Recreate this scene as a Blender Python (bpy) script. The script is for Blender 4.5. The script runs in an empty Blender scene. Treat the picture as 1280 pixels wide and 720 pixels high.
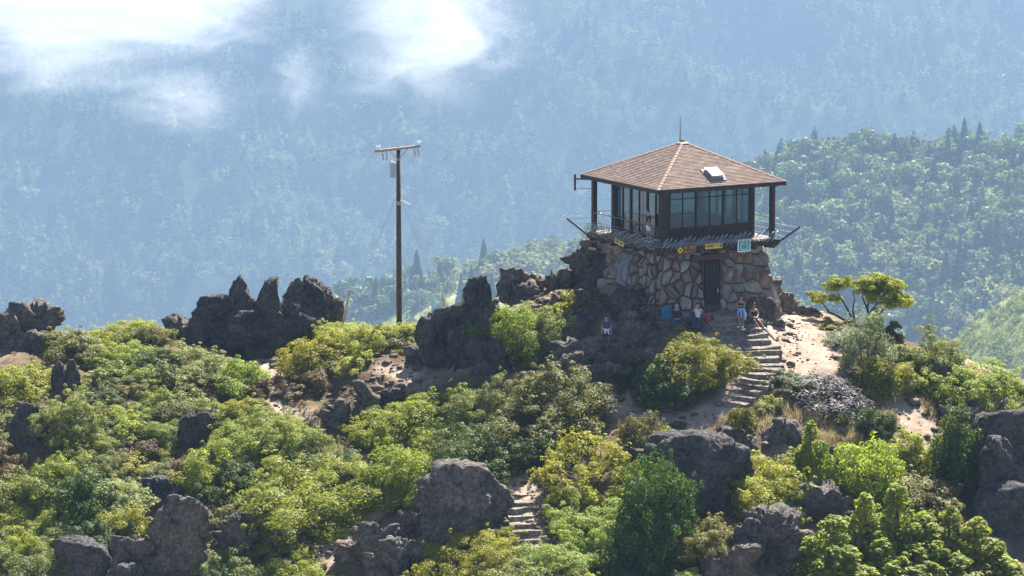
import bpy, bmesh, math, random
import numpy as np
from mathutils import Vector, Matrix

# ------------------------------------------------------------------ camera, world, sun, exposure
S = bpy.context.scene
COL = S.collection
R = math.radians
PITCH = R(8.6)
HFOV = R(15.2)
ZC = 31.06
CAM = Vector((0.0, -200.0, ZC))
FPX = 640.0 / math.tan(HFOV / 2)
cd = bpy.data.cameras.new('camera')
cam = bpy.data.objects.new('camera', cd)
COL.objects.link(cam)
cam.location = CAM
cam.rotation_euler = (R(90) - PITCH, 0, 0)
cd.sensor_width = 36.0
cd.lens = 18.0 / math.tan(HFOV / 2)
cd.clip_start = 1.0
cd.clip_end = 20000.0
S.camera = cam

SUN_EL, SUN_AZ = R(51), R(19)          # azimuth measured from +Y (away from the camera) towards +X
W = bpy.data.worlds.new('World')
S.world = W
W.use_nodes = True
wn = W.node_tree
bg = wn.nodes['Background']
sky = wn.nodes.new('ShaderNodeTexSky')
sky.sky_type = 'NISHITA'
sky.sun_disc = False
sky.sun_elevation = SUN_EL
sky.sun_rotation = SUN_AZ
sky.altitude = 600
wn.links.new(sky.outputs[0], bg.inputs[0])
bg.inputs[1].default_value = 0.05

sl = bpy.data.lights.new('sun', 'SUN')
sl.energy = 5.0
sl.angle = R(0.53)
sl.color = (1.0, 0.95, 0.86)
sun = bpy.data.objects.new('sun', sl)
COL.objects.link(sun)
TO_SUN = Vector((math.sin(SUN_AZ) * math.cos(SUN_EL), math.cos(SUN_AZ) * math.cos(SUN_EL), math.sin(SUN_EL)))
sun.rotation_euler = TO_SUN.to_track_quat('Z', 'Y').to_euler()
sun.location = TO_SUN * 300

S.view_settings.view_transform = 'Standard'
S.view_settings.look = 'None'
S.view_settings.gamma = 1.0
S.view_settings.use_curve_mapping = False
S.view_settings.exposure = 2.1
S.render.engine = 'CYCLES'
S.cycles.use_denoising = True
S.cycles.max_bounces = 6
S.cycles.diffuse_bounces = 2
S.cycles.glossy_bounces = 2
S.cycles.transmission_bounces = 4
S.cycles.transparent_max_bounces = 10
S.cycles.volume_bounces = 1
S.cycles.sample_clamp_indirect = 4.0
S.cycles.volume_step_rate = 1.0
S.cycles.volume_max_steps = 256
HAZE_DENSITY = 0.000125

# ------------------------------------------------------------------ projection helpers (photo is 1280 x 720)
FWD = Vector((0, math.cos(PITCH), -math.sin(PITCH)))
UPV = Vector((0, math.sin(PITCH), math.cos(PITCH)))

def ray(px, py):
    return Vector((1, 0, 0)) * ((px - 640) / FPX) + UPV * ((360 - py) / FPX) + FWD

def at(px, py, Y):
    d = ray(px, py)
    t = (Y - CAM.y) / d.y
    return CAM + d * t

# ------------------------------------------------------------------ numpy noise
def _hash(ix, iy, iz, seed):
    h = (ix.astype(np.int64) * 374761393 + iy.astype(np.int64) * 668265263 + iz.astype(np.int64) * 2147483647 + seed * 1274126177) & 0xffffffff
    h = ((h ^ (h >> 13)) * 1274126177) & 0xffffffff
    h = ((h ^ (h >> 16)) * 2246822519) & 0xffffffff
    return ((h ^ (h >> 15)) & 0xffff) / 32767.5 - 1.0

def vnoise(p, seed=0):
    p = np.asarray(p, float)
    i = np.floor(p)
    f = p - i
    f = f * f * f * (f * (f * 6 - 15) + 10)
    x, y, z = i[:, 0], i[:, 1], i[:, 2]
    out = 0
    for dx in (0, 1):
        wx = f[:, 0] if dx else 1 - f[:, 0]
        for dy in (0, 1):
            wy = f[:, 1] if dy else 1 - f[:, 1]
            for dz in (0, 1):
                wz = f[:, 2] if dz else 1 - f[:, 2]
                out = out + wx * wy * wz * _hash(x + dx, y + dy, z + dz, seed)
    return out

def fbm(p, seed=0, octv=4, lac=2.1, gain=0.5):
    a, s, out = 1.0, 1.0, 0
    p = np.asarray(p, float)
    for o in range(octv):
        out = out + a * vnoise(p * s + 17.3 * o, seed + o)
        a *= gain
        s *= lac
    return out

def ridged(p, seed=0, octv=4, lac=2.1, gain=0.5):
    a, s, out = 1.0, 1.0, 0
    p = np.asarray(p, float)
    for o in range(octv):
        out = out + a * (1 - 2 * np.abs(vnoise(p * s + 9.1 * o, seed + o)))
        a *= gain
        s *= lac
    return out

def sstep(a, b, x):
    t = np.clip((x - a) / (b - a), 0, 1)
    return t * t * (3 - 2 * t)

# ------------------------------------------------------------------ object helpers
def fast_mesh(name, verts, faces, mat=None, smooth=False, n=4):
    """verts (N,3) and faces (M,n) numpy arrays to a mesh"""
    me = bpy.data.meshes.new(name)
    verts = np.ascontiguousarray(verts, dtype=np.float32)
    faces = np.ascontiguousarray(faces, dtype=np.int32)
    M = len(faces)
    me.vertices.add(len(verts))
    me.vertices.foreach_set('co', verts.ravel())
    me.loops.add(M * n)
    me.loops.foreach_set('vertex_index', faces.ravel())
    me.polygons.add(M)
    me.polygons.foreach_set('loop_start', np.arange(0, M * n, n, dtype=np.int32))
    me.polygons.foreach_set('loop_total', np.full(M, n, dtype=np.int32))
    me.update(calc_edges=True)
    me.validate()
    if smooth:
        me.polygons.foreach_set('use_smooth', np.ones(M, dtype=bool))
    if mat:
        me.materials.append(mat)
    return me

def link(name, me, parent=None, loc=None, kind=None):
    o = bpy.data.objects.new(name, me)
    COL.objects.link(o)
    if parent is not None:
        o.parent = parent
    if loc is not None:
        o.location = loc
    if kind:
        o['kind'] = kind
    return o

def tag(o, label, cat, group=None):
    o['label'] = label
    o['category'] = cat
    if group:
        o['group'] = group
    return o

def empty(name, loc, label, cat, rotz=0.0, group=None):
    o = bpy.data.objects.new(name, None)
    COL.objects.link(o)
    o.location = loc
    o.rotation_euler = (0, 0, rotz)
    o.empty_display_size = 0.2
    return tag(o, label, cat, group)

class MB:
    """collects boxes, tubes and polygons, then links them as ONE mesh object"""
    def __init__(self):
        self.bm = bmesh.new()
    def box(self, c, s, rot=None):
        m = Matrix.Translation(c) @ (rot.to_4x4() if rot is not None else Matrix.Identity(4)) @ Matrix.Diagonal((s[0], s[1], s[2], 1))
        bmesh.ops.create_cube(self.bm, size=1.0, matrix=m)
        return self
    def bar(self, a, b, w, h):
        a, b = Vector(a), Vector(b)
        d = b - a
        q = d.to_track_quat('X', 'Z').to_matrix()
        return self.box((a + b) / 2, (d.length, w, h), q)
    def tube(self, pts, rad, n=6, cap=True):
        pts = [Vector(p) for p in pts]
        if not hasattr(rad, '__len__'):
            rad = [rad] * len(pts)
        rings = []
        ref = Vector((0.31, 0.77, 0.55)).normalized()
        for i, p in enumerate(pts):
            t = (pts[min(i + 1, len(pts) - 1)] - pts[max(i - 1, 0)]).normalized()
            u = t.cross(ref)
            if u.length < 0.05:
                u = t.cross(Vector((1, 0, 0)))
            u.normalize()
            v = t.cross(u)
            rings.append([self.bm.verts.new(p + (u * math.cos(2 * math.pi * k / n) + v * math.sin(2 * math.pi * k / n)) * rad[i]) for k in range(n)])
        for a, b in zip(rings, rings[1:]):
            for k in range(n):
                self.bm.faces.new((a[k], a[(k + 1) % n], b[(k + 1) % n], b[k]))
        if cap and n > 2:
            self.bm.faces.new(rings[0][::-1])
            self.bm.faces.new(rings[-1])
        return self
    def poly(self, vs):
        self.bm.faces.new([self.bm.verts.new(v) for v in vs])
        return self
    def prism(self, ring, off):
        """closed polygon ring extruded by vector off"""
        a = [self.bm.verts.new(Vector(p)) for p in ring]
        b = [self.bm.verts.new(Vector(p) + Vector(off)) for p in ring]
        n = len(a)
        for k in range(n):
            self.bm.faces.new((a[k], a[(k + 1) % n], b[(k + 1) % n], b[k]))
        self.bm.faces.new(a[::-1])
        self.bm.faces.new(b)
        return self
    def build(self, name, mat, parent=None, smooth=False, bevel=0.0, loc=None):
        bmesh.ops.recalc_face_normals(self.bm, faces=self.bm.faces[:])
        if bevel:
            bmesh.ops.bevel(self.bm, geom=self.bm.edges[:], offset=bevel, segments=1, affect='EDGES', profile=0.7)
        me = bpy.data.meshes.new(name)
        self.bm.to_mesh(me)
        self.bm.free()
        if mat:
            me.materials.append(mat)
        if smooth:
            for p in me.polygons:
                p.use_smooth = True
        return link(name, me, parent, loc)

# ------------------------------------------------------------------ materials
def newmat(name):
    m = bpy.data.materials.new(name)
    m.use_nodes = True
    nt = m.node_tree
    return m, nt, nt.nodes['Principled BSDF'], nt.nodes['Material Output']

def nd(nt, typ, **kw):
    n = nt.nodes.new(typ)
    for k, v in kw.items():
        setattr(n, k, v)
    return n

def ramp(nt, fac, stops):
    r = nd(nt, 'ShaderNodeValToRGB')
    els = r.color_ramp.elements
    while len(els) < len(stops):
        els.new(0.5)
    for e, (p, c) in zip(els, stops):
        e.position = p
        e.color = (c[0], c[1], c[2], 1)
    nt.links.new(fac, r.inputs[0])
    return r.outputs[0]

def noise(nt, scale, detail=4, rough=0.6, coords='Object', dist=0.0):
    tc = nd(nt, 'ShaderNodeTexCoord')
    n = nd(nt, 'ShaderNodeTexNoise')
    n.inputs['Scale'].default_value = scale
    n.inputs['Detail'].default_value = detail
    n.inputs['Roughness'].default_value = rough
    n.inputs['Distortion'].default_value = dist
    if coords == 'World':
        g = nd(nt, 'ShaderNodeNewGeometry')
        nt.links.new(g.outputs['Position'], n.inputs['Vector'])
    else:
        nt.links.new(tc.outputs[coords], n.inputs['Vector'])
    return n.outputs['Fac']

def mixc(nt, fac, a, b, blend='MIX'):
    m = nd(nt, 'ShaderNodeMix', data_type='RGBA', blend_type=blend)
    if isinstance(fac, (int, float)):
        m.inputs['Factor'].default_value = fac
    else:
        nt.links.new(fac, m.inputs['Factor'])
    for i, v in (('A', a), ('B', b)):
        sock = [s for s in m.inputs if s.name == i and s.type == 'RGBA'][0]
        if isinstance(v, tuple):
            sock.default_value = (v[0], v[1], v[2], 1)
        else:
            nt.links.new(v, sock)
    return [s for s in m.outputs if s.type == 'RGBA'][0]

def bump(nt, bsdf, fac, strength, dist):
    b = nd(nt, 'ShaderNodeBump')
    b.inputs['Strength'].default_value = strength
    b.inputs['Distance'].default_value = dist
    nt.links.new(fac, b.inputs['Height'])
    nt.links.new(b.outputs[0], bsdf.inputs['Normal'])

def simple(name, col, rough=0.7, var=0.25, scale=6.0, metal=0.0, bmp=0.0, spec=0.3):
    m, nt, b, o = newmat(name)
    f = noise(nt, scale)
    lo = tuple(c * (1 - var) for c in col)
    hi = tuple(min(1, c * (1 + var)) for c in col)
    nt.links.new(ramp(nt, f, [(0.3, lo), (0.7, hi)]), b.inputs['Base Color'])
    b.inputs['Roughness'].default_value = rough
    b.inputs['Metallic'].default_value = metal
    b.inputs['Specular IOR Level'].default_value = spec
    if bmp:
        bump(nt, b, f, bmp, 0.05)
    return m

def wood(name, col, rough=0.65):
    m, nt, b, o = newmat(name)
    tc = nd(nt, 'ShaderNodeTexCoord')
    mp = nd(nt, 'ShaderNodeMapping')
    mp.inputs['Scale'].default_value = (9, 9, 1.2)
    n = nd(nt, 'ShaderNodeTexNoise')
    n.inputs['Scale'].default_value = 3
    n.inputs['Detail'].default_value = 5
    nt.links.new(tc.outputs['Object'], mp.inputs[0])
    nt.links.new(mp.outputs[0], n.inputs['Vector'])
    nt.links.new(ramp(nt, n.outputs['Fac'], [(0.3, tuple(c * 0.6 for c in col)), (0.7, tuple(c * 1.35 for c in col))]), b.inputs['Base Color'])
    b.inputs['Roughness'].default_value = rough
    b.inputs['Specular IOR Level'].default_value = 0.25
    bump(nt, b, n.outputs['Fac'], 0.3, 0.02)
    return m

def rock_mat(name, dark, light, patch, lichen=0.0):
    m, nt, b, o = newmat(name)
    f1 = noise(nt, 0.9, 8, 0.62, 'World', 0.4)
    f2 = noise(nt, 5.5, 6, 0.7, 'World')
    f3 = noise(nt, 0.35, 4, 0.6, 'World')
    c = ramp(nt, f1, [(0.28, dark), (0.5, tuple((a + d) / 2 for a, d in zip(dark, light))), (0.72, light)])
    c = mixc(nt, ramp(nt, f3, [(0.48, (0, 0, 0)), (0.64, (0.75, 0.75, 0.75))]), c, patch)
    c = mixc(nt, 0.85, c, ramp(nt, f2, [(0.34, (0.18, 0.18, 0.18)), (0.64, (0.85, 0.85, 0.85))]), 'OVERLAY')
    if lichen:
        f4 = noise(nt, 2.6, 7, 0.75, 'World')
        c = mixc(nt, ramp(nt, f4, [(0.62, (0, 0, 0)), (0.7, (lichen, lichen, lichen))]), c, (0.42, 0.42, 0.36))
    nt.links.new(c, b.inputs['Base Color'])
    b.inputs['Roughness'].default_value = 0.9
    b.inputs['Specular IOR Level'].default_value = 0.08
    f5 = noise(nt, 2.1, 9, 0.68, 'World', 0.6)
    vo = nd(nt, 'ShaderNodeTexVoronoi', feature='DISTANCE_TO_EDGE')
    vo.inputs['Scale'].default_value = 0.75
    ge = nd(nt, 'ShaderNodeNewGeometry')
    wv = nd(nt, 'ShaderNodeVectorMath', operation='ADD')
    nv = nd(nt, 'ShaderNodeTexNoise')
    nv.inputs['Scale'].default_value = 1.5
    nv.inputs['Detail'].default_value = 4
    nt.links.new(ge.outputs['Position'], nv.inputs['Vector'])
    nt.links.new(ge.outputs['Position'], wv.inputs[0])
    nt.links.new(nv.outputs['Color'], wv.inputs[1])
    nt.links.new(wv.outputs[0], vo.inputs['Vector'])
    cr = nd(nt, 'ShaderNodeMapRange')
    cr.inputs['From Max'].default_value = 0.06
    nt.links.new(vo.outputs['Distance'], cr.inputs['Value'])
    ad = nd(nt, 'ShaderNodeMath', operation='MULTIPLY_ADD')
    nt.links.new(cr.outputs[0], ad.inputs[0])
    ad.inputs[1].default_value = 0.13
    nt.links.new(f5, ad.inputs[2])
    ad2 = nd(nt, 'ShaderNodeMath', operation='MULTIPLY_ADD')
    nt.links.new(f2, ad2.inputs[0])
    ad2.inputs[1].default_value = 0.22
    nt.links.new(ad.outputs[0], ad2.inputs[2])
    bump(nt, b, ad2.outputs[0], 1.0, 0.65)
    return m

def leaf_mat(name, dark, mid, light, trans, tmix=0.4, hue=0.03, val=0.3, coat=0.1, tone=None):
    m, nt, b, o = newmat(name)
    g = nd(nt, 'ShaderNodeNewGeometry')
    oi = nd(nt, 'ShaderNodeObjectInfo')
    if tone:                      # one tone for each tree of a far wood
        at_ = nd(nt, 'ShaderNodeAttribute', attribute_name=tone)
        c = ramp(nt, at_.outputs['Fac'], [(0.0, dark), (0.5, mid), (1.0, light)])
    else:
        c = ramp(nt, g.outputs['Random Per Island'], [(0.0, dark), (0.5, mid), (1.0, light)])
    h = nd(nt, 'ShaderNodeHueSaturation')
    mr = nd(nt, 'ShaderNodeMapRange')
    mr.inputs['To Min'].default_value = 0.5 - hue
    mr.inputs['To Max'].default_value = 0.5 + hue
    nt.links.new(oi.outputs['Random'], mr.inputs['Value'])
    nt.links.new(mr.outputs[0], h.inputs['Hue'])
    ma = nd(nt, 'ShaderNodeMath', operation='MULTIPLY')
    ma.inputs[1].default_value = 7.31
    fr = nd(nt, 'ShaderNodeMath', operation='FRACT')
    mr2 = nd(nt, 'ShaderNodeMapRange')
    mr2.inputs['To Min'].default_value = 1 - val
    mr2.inputs['To Max'].default_value = 1 + val
    nt.links.new(oi.outputs['Random'], ma.inputs[0])
    nt.links.new(ma.outputs[0], fr.inputs[0])
    nt.links.new(fr.outputs[0], mr2.inputs['Value'])
    nt.links.new(mr2.outputs[0], h.inputs['Value'])
    nt.links.new(c, h.inputs['Color'])
    nt.links.new(h.outputs[0], b.inputs['Base Color'])
    b.inputs['Roughness'].default_value = 0.5
    b.inputs['Specular IOR Level'].default_value = coat
    t = nd(nt, 'ShaderNodeBsdfTranslucent')
    tcx = mixc(nt, 1.0, h.outputs[0], trans, 'MULTIPLY')
    nt.links.new(tcx, t.inputs['Color'])
    mx = nd(nt, 'ShaderNodeMixShader')
    mx.inputs[0].default_value = tmix
    nt.links.new(b.outputs[0], mx.inputs[1])
    nt.links.new(t.outputs[0], mx.inputs[2])
    nt.links.new(mx.outputs[0], o.inputs['Surface'])
    return m

M = {}
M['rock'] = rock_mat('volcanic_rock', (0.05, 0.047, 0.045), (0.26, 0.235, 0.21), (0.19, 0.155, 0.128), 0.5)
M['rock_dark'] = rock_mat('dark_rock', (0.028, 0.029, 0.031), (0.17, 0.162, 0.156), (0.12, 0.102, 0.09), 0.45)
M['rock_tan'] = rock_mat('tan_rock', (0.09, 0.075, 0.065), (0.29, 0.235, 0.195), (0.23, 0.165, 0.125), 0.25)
M['wood_dark'] = wood('dark_brown_paint', (0.032, 0.018, 0.015))
M['wood_door'] = wood('door_brown', (0.022, 0.012, 0.011))
M['wood_red'] = wood('red_brown_wood', (0.075, 0.033, 0.026))
M['pole_wood'] = wood('pole_wood', (0.085, 0.05, 0.035), 0.8)
M['arm_wood'] = wood('weathered_wood', (0.33, 0.25, 0.2), 0.8)
M['plank'] = wood('deck_plank', (0.22, 0.18, 0.16), 0.8)
M['metal'] = simple('galvanised_steel', (0.42, 0.44, 0.46), 0.35, 0.15, 8, 0.9)
M['wire'] = simple('steel_wire', (0.30, 0.33, 0.37), 0.45, 0.2, 20, 0.6)
M['white'] = simple('white_paint', (0.82, 0.83, 0.85), 0.5, 0.06, 5)
M['porcelain'] = simple('porcelain', (0.75, 0.77, 0.78), 0.2, 0.05, 5)
M['yellow'] = simple('yellow_paint', (0.75, 0.5, 0.03), 0.5, 0.12, 6)
M['brown_sign'] = simple('brown_sign_paint', (0.10, 0.055, 0.03), 0.5, 0.15, 6)
M['orange'] = simple('orange_paint', (0.62, 0.22, 0.05), 0.5, 0.1, 6)
M['teal'] = simple('teal_sign_paint', (0.03, 0.32, 0.30), 0.45, 0.1, 6)
M['rail_metal'] = simple('rail_metal', (0.12, 0.12, 0.13), 0.45, 0.15, 8, 0.6)
M['black'] = simple('black_print', (0.02, 0.02, 0.02), 0.5, 0.1, 6)
M['blue_panel'] = simple('blue_panel_paint', (0.015, 0.12, 0.22), 0.5, 0.2, 3)
M['transformer'] = simple('transformer_grey', (0.36, 0.42, 0.46), 0.45, 0.1, 5)

def shingle_mat():
    m, nt, b, o = newmat('roof_shingle')
    g = nd(nt, 'ShaderNodeNewGeometry')
    c = ramp(nt, g.outputs['Random Per Island'], [(0, (0.25, 0.165, 0.122)), (0.5, (0.305, 0.20, 0.15)), (0.85, (0.335, 0.225, 0.172)), (1, (0.38, 0.262, 0.205))])
    f = noise(nt, 1.3, 5, 0.6)
    c = mixc(nt, 0.35, c, ramp(nt, f, [(0.3, (0.3, 0.3, 0.3)), (0.7, (0.7, 0.7, 0.7))]), 'OVERLAY')
    nt.links.new(c, b.inputs['Base Color'])
    b.inputs['Roughness'].default_value = 0.85
    bump(nt, b, noise(nt, 40, 3), 0.3, 0.01)
    return m
M['shingle'] = shingle_mat()
M['hip'] = simple('hip_shingle', (0.22, 0.135, 0.107), 0.85, 0.2, 6)
M['faded_yellow'] = simple('faded_yellow', (0.42, 0.32, 0.08), 0.6, 0.15, 6)

def stone_mat():
    m, nt, b, o = newmat('wall_stone')
    oi = nd(nt, 'ShaderNodeObjectInfo')
    c = ramp(nt, oi.outputs['Random'], [(0, (0.12, 0.085, 0.065)), (0.16, (0.19, 0.115, 0.08)), (0.32, (0.21, 0.17, 0.13)), (0.48, (0.14, 0.115, 0.095)), (0.62, (0.19, 0.18, 0.165)),
                                        (0.76, (0.30, 0.26, 0.21)), (0.88, (0.22, 0.13, 0.095)), (1, (0.36, 0.335, 0.29))])
    f = noise(nt, 2.2, 7, 0.65, 'World')
    f2 = noise(nt, 9, 5, 0.7, 'World')
    c = mixc(nt, 0.7, c, ramp(nt, f, [(0.3, (0.2, 0.2, 0.2)), (0.7, (0.8, 0.8, 0.8))]), 'OVERLAY')
    c = mixc(nt, ramp(nt, f2, [(0.6, (0, 0, 0)), (0.75, (0.4, 0.4, 0.4))]), c, (0.45, 0.44, 0.4))
    nt.links.new(c, b.inputs['Base Color'])
    b.inputs['Roughness'].default_value = 0.85
    bump(nt, b, f2, 0.6, 0.06)
    return m
M['stone'] = stone_mat()
M['mortar'] = simple('mortar', (0.06, 0.05, 0.047), 0.95, 0.3, 8, bmp=0.4)
M['step_stone'] = rock_mat('step_stone', (0.18, 0.155, 0.135), (0.42, 0.365, 0.315), (0.32, 0.26, 0.21))

def glass_mat():
    m, nt, b, o = newmat('window_glass')
    tr = nd(nt, 'ShaderNodeBsdfTransparent')
    tr.inputs[0].default_value = (0.50, 0.64, 0.66, 1)
    gl = nd(nt, 'ShaderNodeBsdfGlossy')
    gl.inputs['Roughness'].default_value = 0.03
    fr = nd(nt, 'ShaderNodeLayerWeight')
    fr.inputs[0].default_value = 0.5
    pw = nd(nt, 'ShaderNodeMath', operation='POWER')
    pw.inputs[1].default_value = 4.0
    nt.links.new(fr.outputs['Facing'], pw.inputs[0])
    ml = nd(nt, 'ShaderNodeMath', operation='MULTIPLY_ADD')
    ml.inputs[1].default_value = 0.6
    ml.inputs[2].default_value = 0.09
    nt.links.new(pw.outputs[0], ml.inputs[0])
    mx = nd(nt, 'ShaderNodeMixShader')
    nt.links.new(ml.outputs[0], mx.inputs[0])
    nt.links.new(tr.outputs[0], mx.inputs[1])
    nt.links.new(gl.outputs[0], mx.inputs[2])
    nt.links.new(mx.outputs[0], o.inputs['Surface'])
    return m
M['glass'] = glass_mat()

def ground_mat():
    m, nt, b, o = newmat('dirt_ground')
    f1 = noise(nt, 0.16, 6, 0.6, 'World')
    f2 = noise(nt, 1.1, 8, 0.7, 'World', 0.3)
    f3 = noise(nt, 6, 6, 0.7, 'World')
    c = ramp(nt, f2, [(0.3, (0.15, 0.11, 0.08)), (0.5, (0.25, 0.19, 0.14)), (0.7, (0.35, 0.275, 0.21))])
    c = mixc(nt, ramp(nt, f1, [(0.5, (0, 0, 0)), (0.62, (0.6, 0.6, 0.6))]), c, (0.33, 0.25, 0.135))
    c = mixc(nt, ramp(nt, f3, [(0.62, (0, 0, 0)), (0.7, (0.7, 0.7, 0.7))]), c, (0.16, 0.13, 0.11))
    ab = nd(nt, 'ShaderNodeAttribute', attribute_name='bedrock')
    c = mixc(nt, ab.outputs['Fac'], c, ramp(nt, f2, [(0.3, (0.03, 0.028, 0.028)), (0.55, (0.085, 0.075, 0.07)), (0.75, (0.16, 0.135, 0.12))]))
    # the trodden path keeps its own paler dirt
    al = nd(nt, 'ShaderNodeAttribute', attribute_name='litter_shade')  # brown dead leaves plus painted shade in the gaps between shrubs
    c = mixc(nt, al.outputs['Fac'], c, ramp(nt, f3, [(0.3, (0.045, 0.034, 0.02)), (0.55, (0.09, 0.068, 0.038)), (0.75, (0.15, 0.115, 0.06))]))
    at_ = nd(nt, 'ShaderNodeAttribute', attribute_name='trod')
    c2 = ramp(nt, f2, [(0.32, (0.17, 0.125, 0.095)), (0.5, (0.30, 0.23, 0.18)), (0.66, (0.39, 0.31, 0.25))])
    c = mixc(nt, at_.outputs['Fac'], c, c2)
    nt.links.new(c, b.inputs['Base Color'])
    b.inputs['Roughness'].default_value = 0.95
    b.inputs['Specular IOR Level'].default_value = 0.0
    ad = nd(nt, 'ShaderNodeMath', operation='ADD')
    nt.links.new(f2, ad.inputs[0])
    nt.links.new(f3, ad.inputs[1])
    bump(nt, b, ad.outputs[0], 0.5, 0.12)
    return m
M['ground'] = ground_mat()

def slope_mat(name, a, b_, c_, scale):
    m, nt, b, o = newmat(name)
    f = noise(nt, scale, 6, 0.65, 'World')
    f2 = noise(nt, scale * 9, 5, 0.7, 'World')
    c = ramp(nt, f, [(0.35, a), (0.5, b_), (0.66, c_)])
    c = mixc(nt, 0.7, c, ramp(nt, f2, [(0.35, (0.2, 0.2, 0.2)), (0.65, (0.8, 0.8, 0.8))]), 'OVERLAY')
    nt.links.new(c, b.inputs['Base Color'])
    b.inputs['Roughness'].default_value = 0.95
    b.inputs['Specular IOR Level'].default_value = 0.0
    bump(nt, b, f2, 0.8, 2.0)
    return m
M['far_slope'] = slope_mat('forest_floor', (0.012, 0.02, 0.012), (0.02, 0.03, 0.015), (0.035, 0.045, 0.02), 0.004)
M['hill'] = slope_mat('scrub_hillside', (0.06, 0.08, 0.025), (0.13, 0.15, 0.05), (0.25, 0.24, 0.10), 0.008)

# foliage
M['leaf_bright'] = leaf_mat('bright_leaf', (0.10, 0.135, 0.016), (0.17, 0.205, 0.024), (0.245, 0.265, 0.042), (2.2, 2.2, 0.8), 0.42, 0.014, 0.2)
M['leaf_yellow'] = leaf_mat('yellow_leaf', (0.13, 0.145, 0.015), (0.21, 0.215, 0.022), (0.28, 0.27, 0.036), (2.1, 2.1, 0.7), 0.42, 0.014, 0.2)
M['leaf_grey'] = leaf_mat('grey_green_leaf', (0.095, 0.12, 0.034), (0.16, 0.185, 0.05), (0.24, 0.255, 0.082), (1.8, 1.75, 1.0), 0.38, 0.014, 0.2)
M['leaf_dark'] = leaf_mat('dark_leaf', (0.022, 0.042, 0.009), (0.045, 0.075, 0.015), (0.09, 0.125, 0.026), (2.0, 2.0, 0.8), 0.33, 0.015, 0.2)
M['leaf_olive'] = leaf_mat('olive_leaf', (0.085, 0.09, 0.022), (0.13, 0.13, 0.034), (0.19, 0.175, 0.052), (1.9, 1.8, 0.85), 0.4, 0.014, 0.2)
M['leaf_brown'] = leaf_mat('brown_leaf', (0.06, 0.04, 0.02), (0.125, 0.08, 0.035), (0.20, 0.13, 0.06), (1.3, 1.1, 0.7), 0.25, 0.015, 0.2)
M['leaf_dead'] = leaf_mat('grey_twig', (0.032, 0.026, 0.027), (0.06, 0.05, 0.051), (0.095, 0.082, 0.081), (1, 1, 1), 0.1, 0.014, 0.2)
M['leaf_feather'] = leaf_mat('feathery_leaf', (0.085, 0.104, 0.055), (0.159, 0.183, 0.098), (0.256, 0.275, 0.152), (1.4, 1.4, 1.0), 0.35, 0.01, 0.1)
M['grass'] = leaf_mat('dry_grass', (0.24, 0.19, 0.10), (0.37, 0.30, 0.17), (0.48, 0.41, 0.25), (1.1, 1.1, 0.95), 0.4, 0.01, 0.1)
M['bark'] = wood('bark', (0.10, 0.075, 0.06), 0.9)
M['bark_dark'] = wood('dark_bark', (0.06, 0.04, 0.035), 0.9)
M['hill_conifer'] = leaf_mat('hill_conifer_leaf', (0.016, 0.034, 0.018), (0.034, 0.062, 0.026), (0.065, 0.104, 0.039), (1.4, 1.5, 0.8), 0.2, 0.012, 0.3, 0.1)
M['hill_broad'] = leaf_mat('hill_broadleaf', (0.039, 0.072, 0.021), (0.085, 0.130, 0.034), (0.156, 0.202, 0.058), (1.6, 1.6, 0.8), 0.3, 0.02, 0.4, 0.1)
M['hill_wood'] = leaf_mat('hill_wood_leaf', (0.022, 0.04, 0.018), (0.085, 0.115, 0.048), (0.20, 0.215, 0.10), (1.5, 1.5, 0.8), 0.3, 0.0, 0.0, 0.0, 'tone')
M['hill_scrub'] = leaf_mat('hill_scrub_leaf', (0.05, 0.075, 0.022), (0.11, 0.14, 0.045), (0.19, 0.20, 0.08), (1.5, 1.5, 0.8), 0.3, 0.01, 0.1, 0.1)
M['far_forest'] = leaf_mat('far_forest_leaf', (0.016, 0.03, 0.017), (0.07, 0.10, 0.042), (0.17, 0.19, 0.085), (1.4, 1.5, 0.8), 0.2, 0.0, 0.0, 0.0, 'tone')

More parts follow.
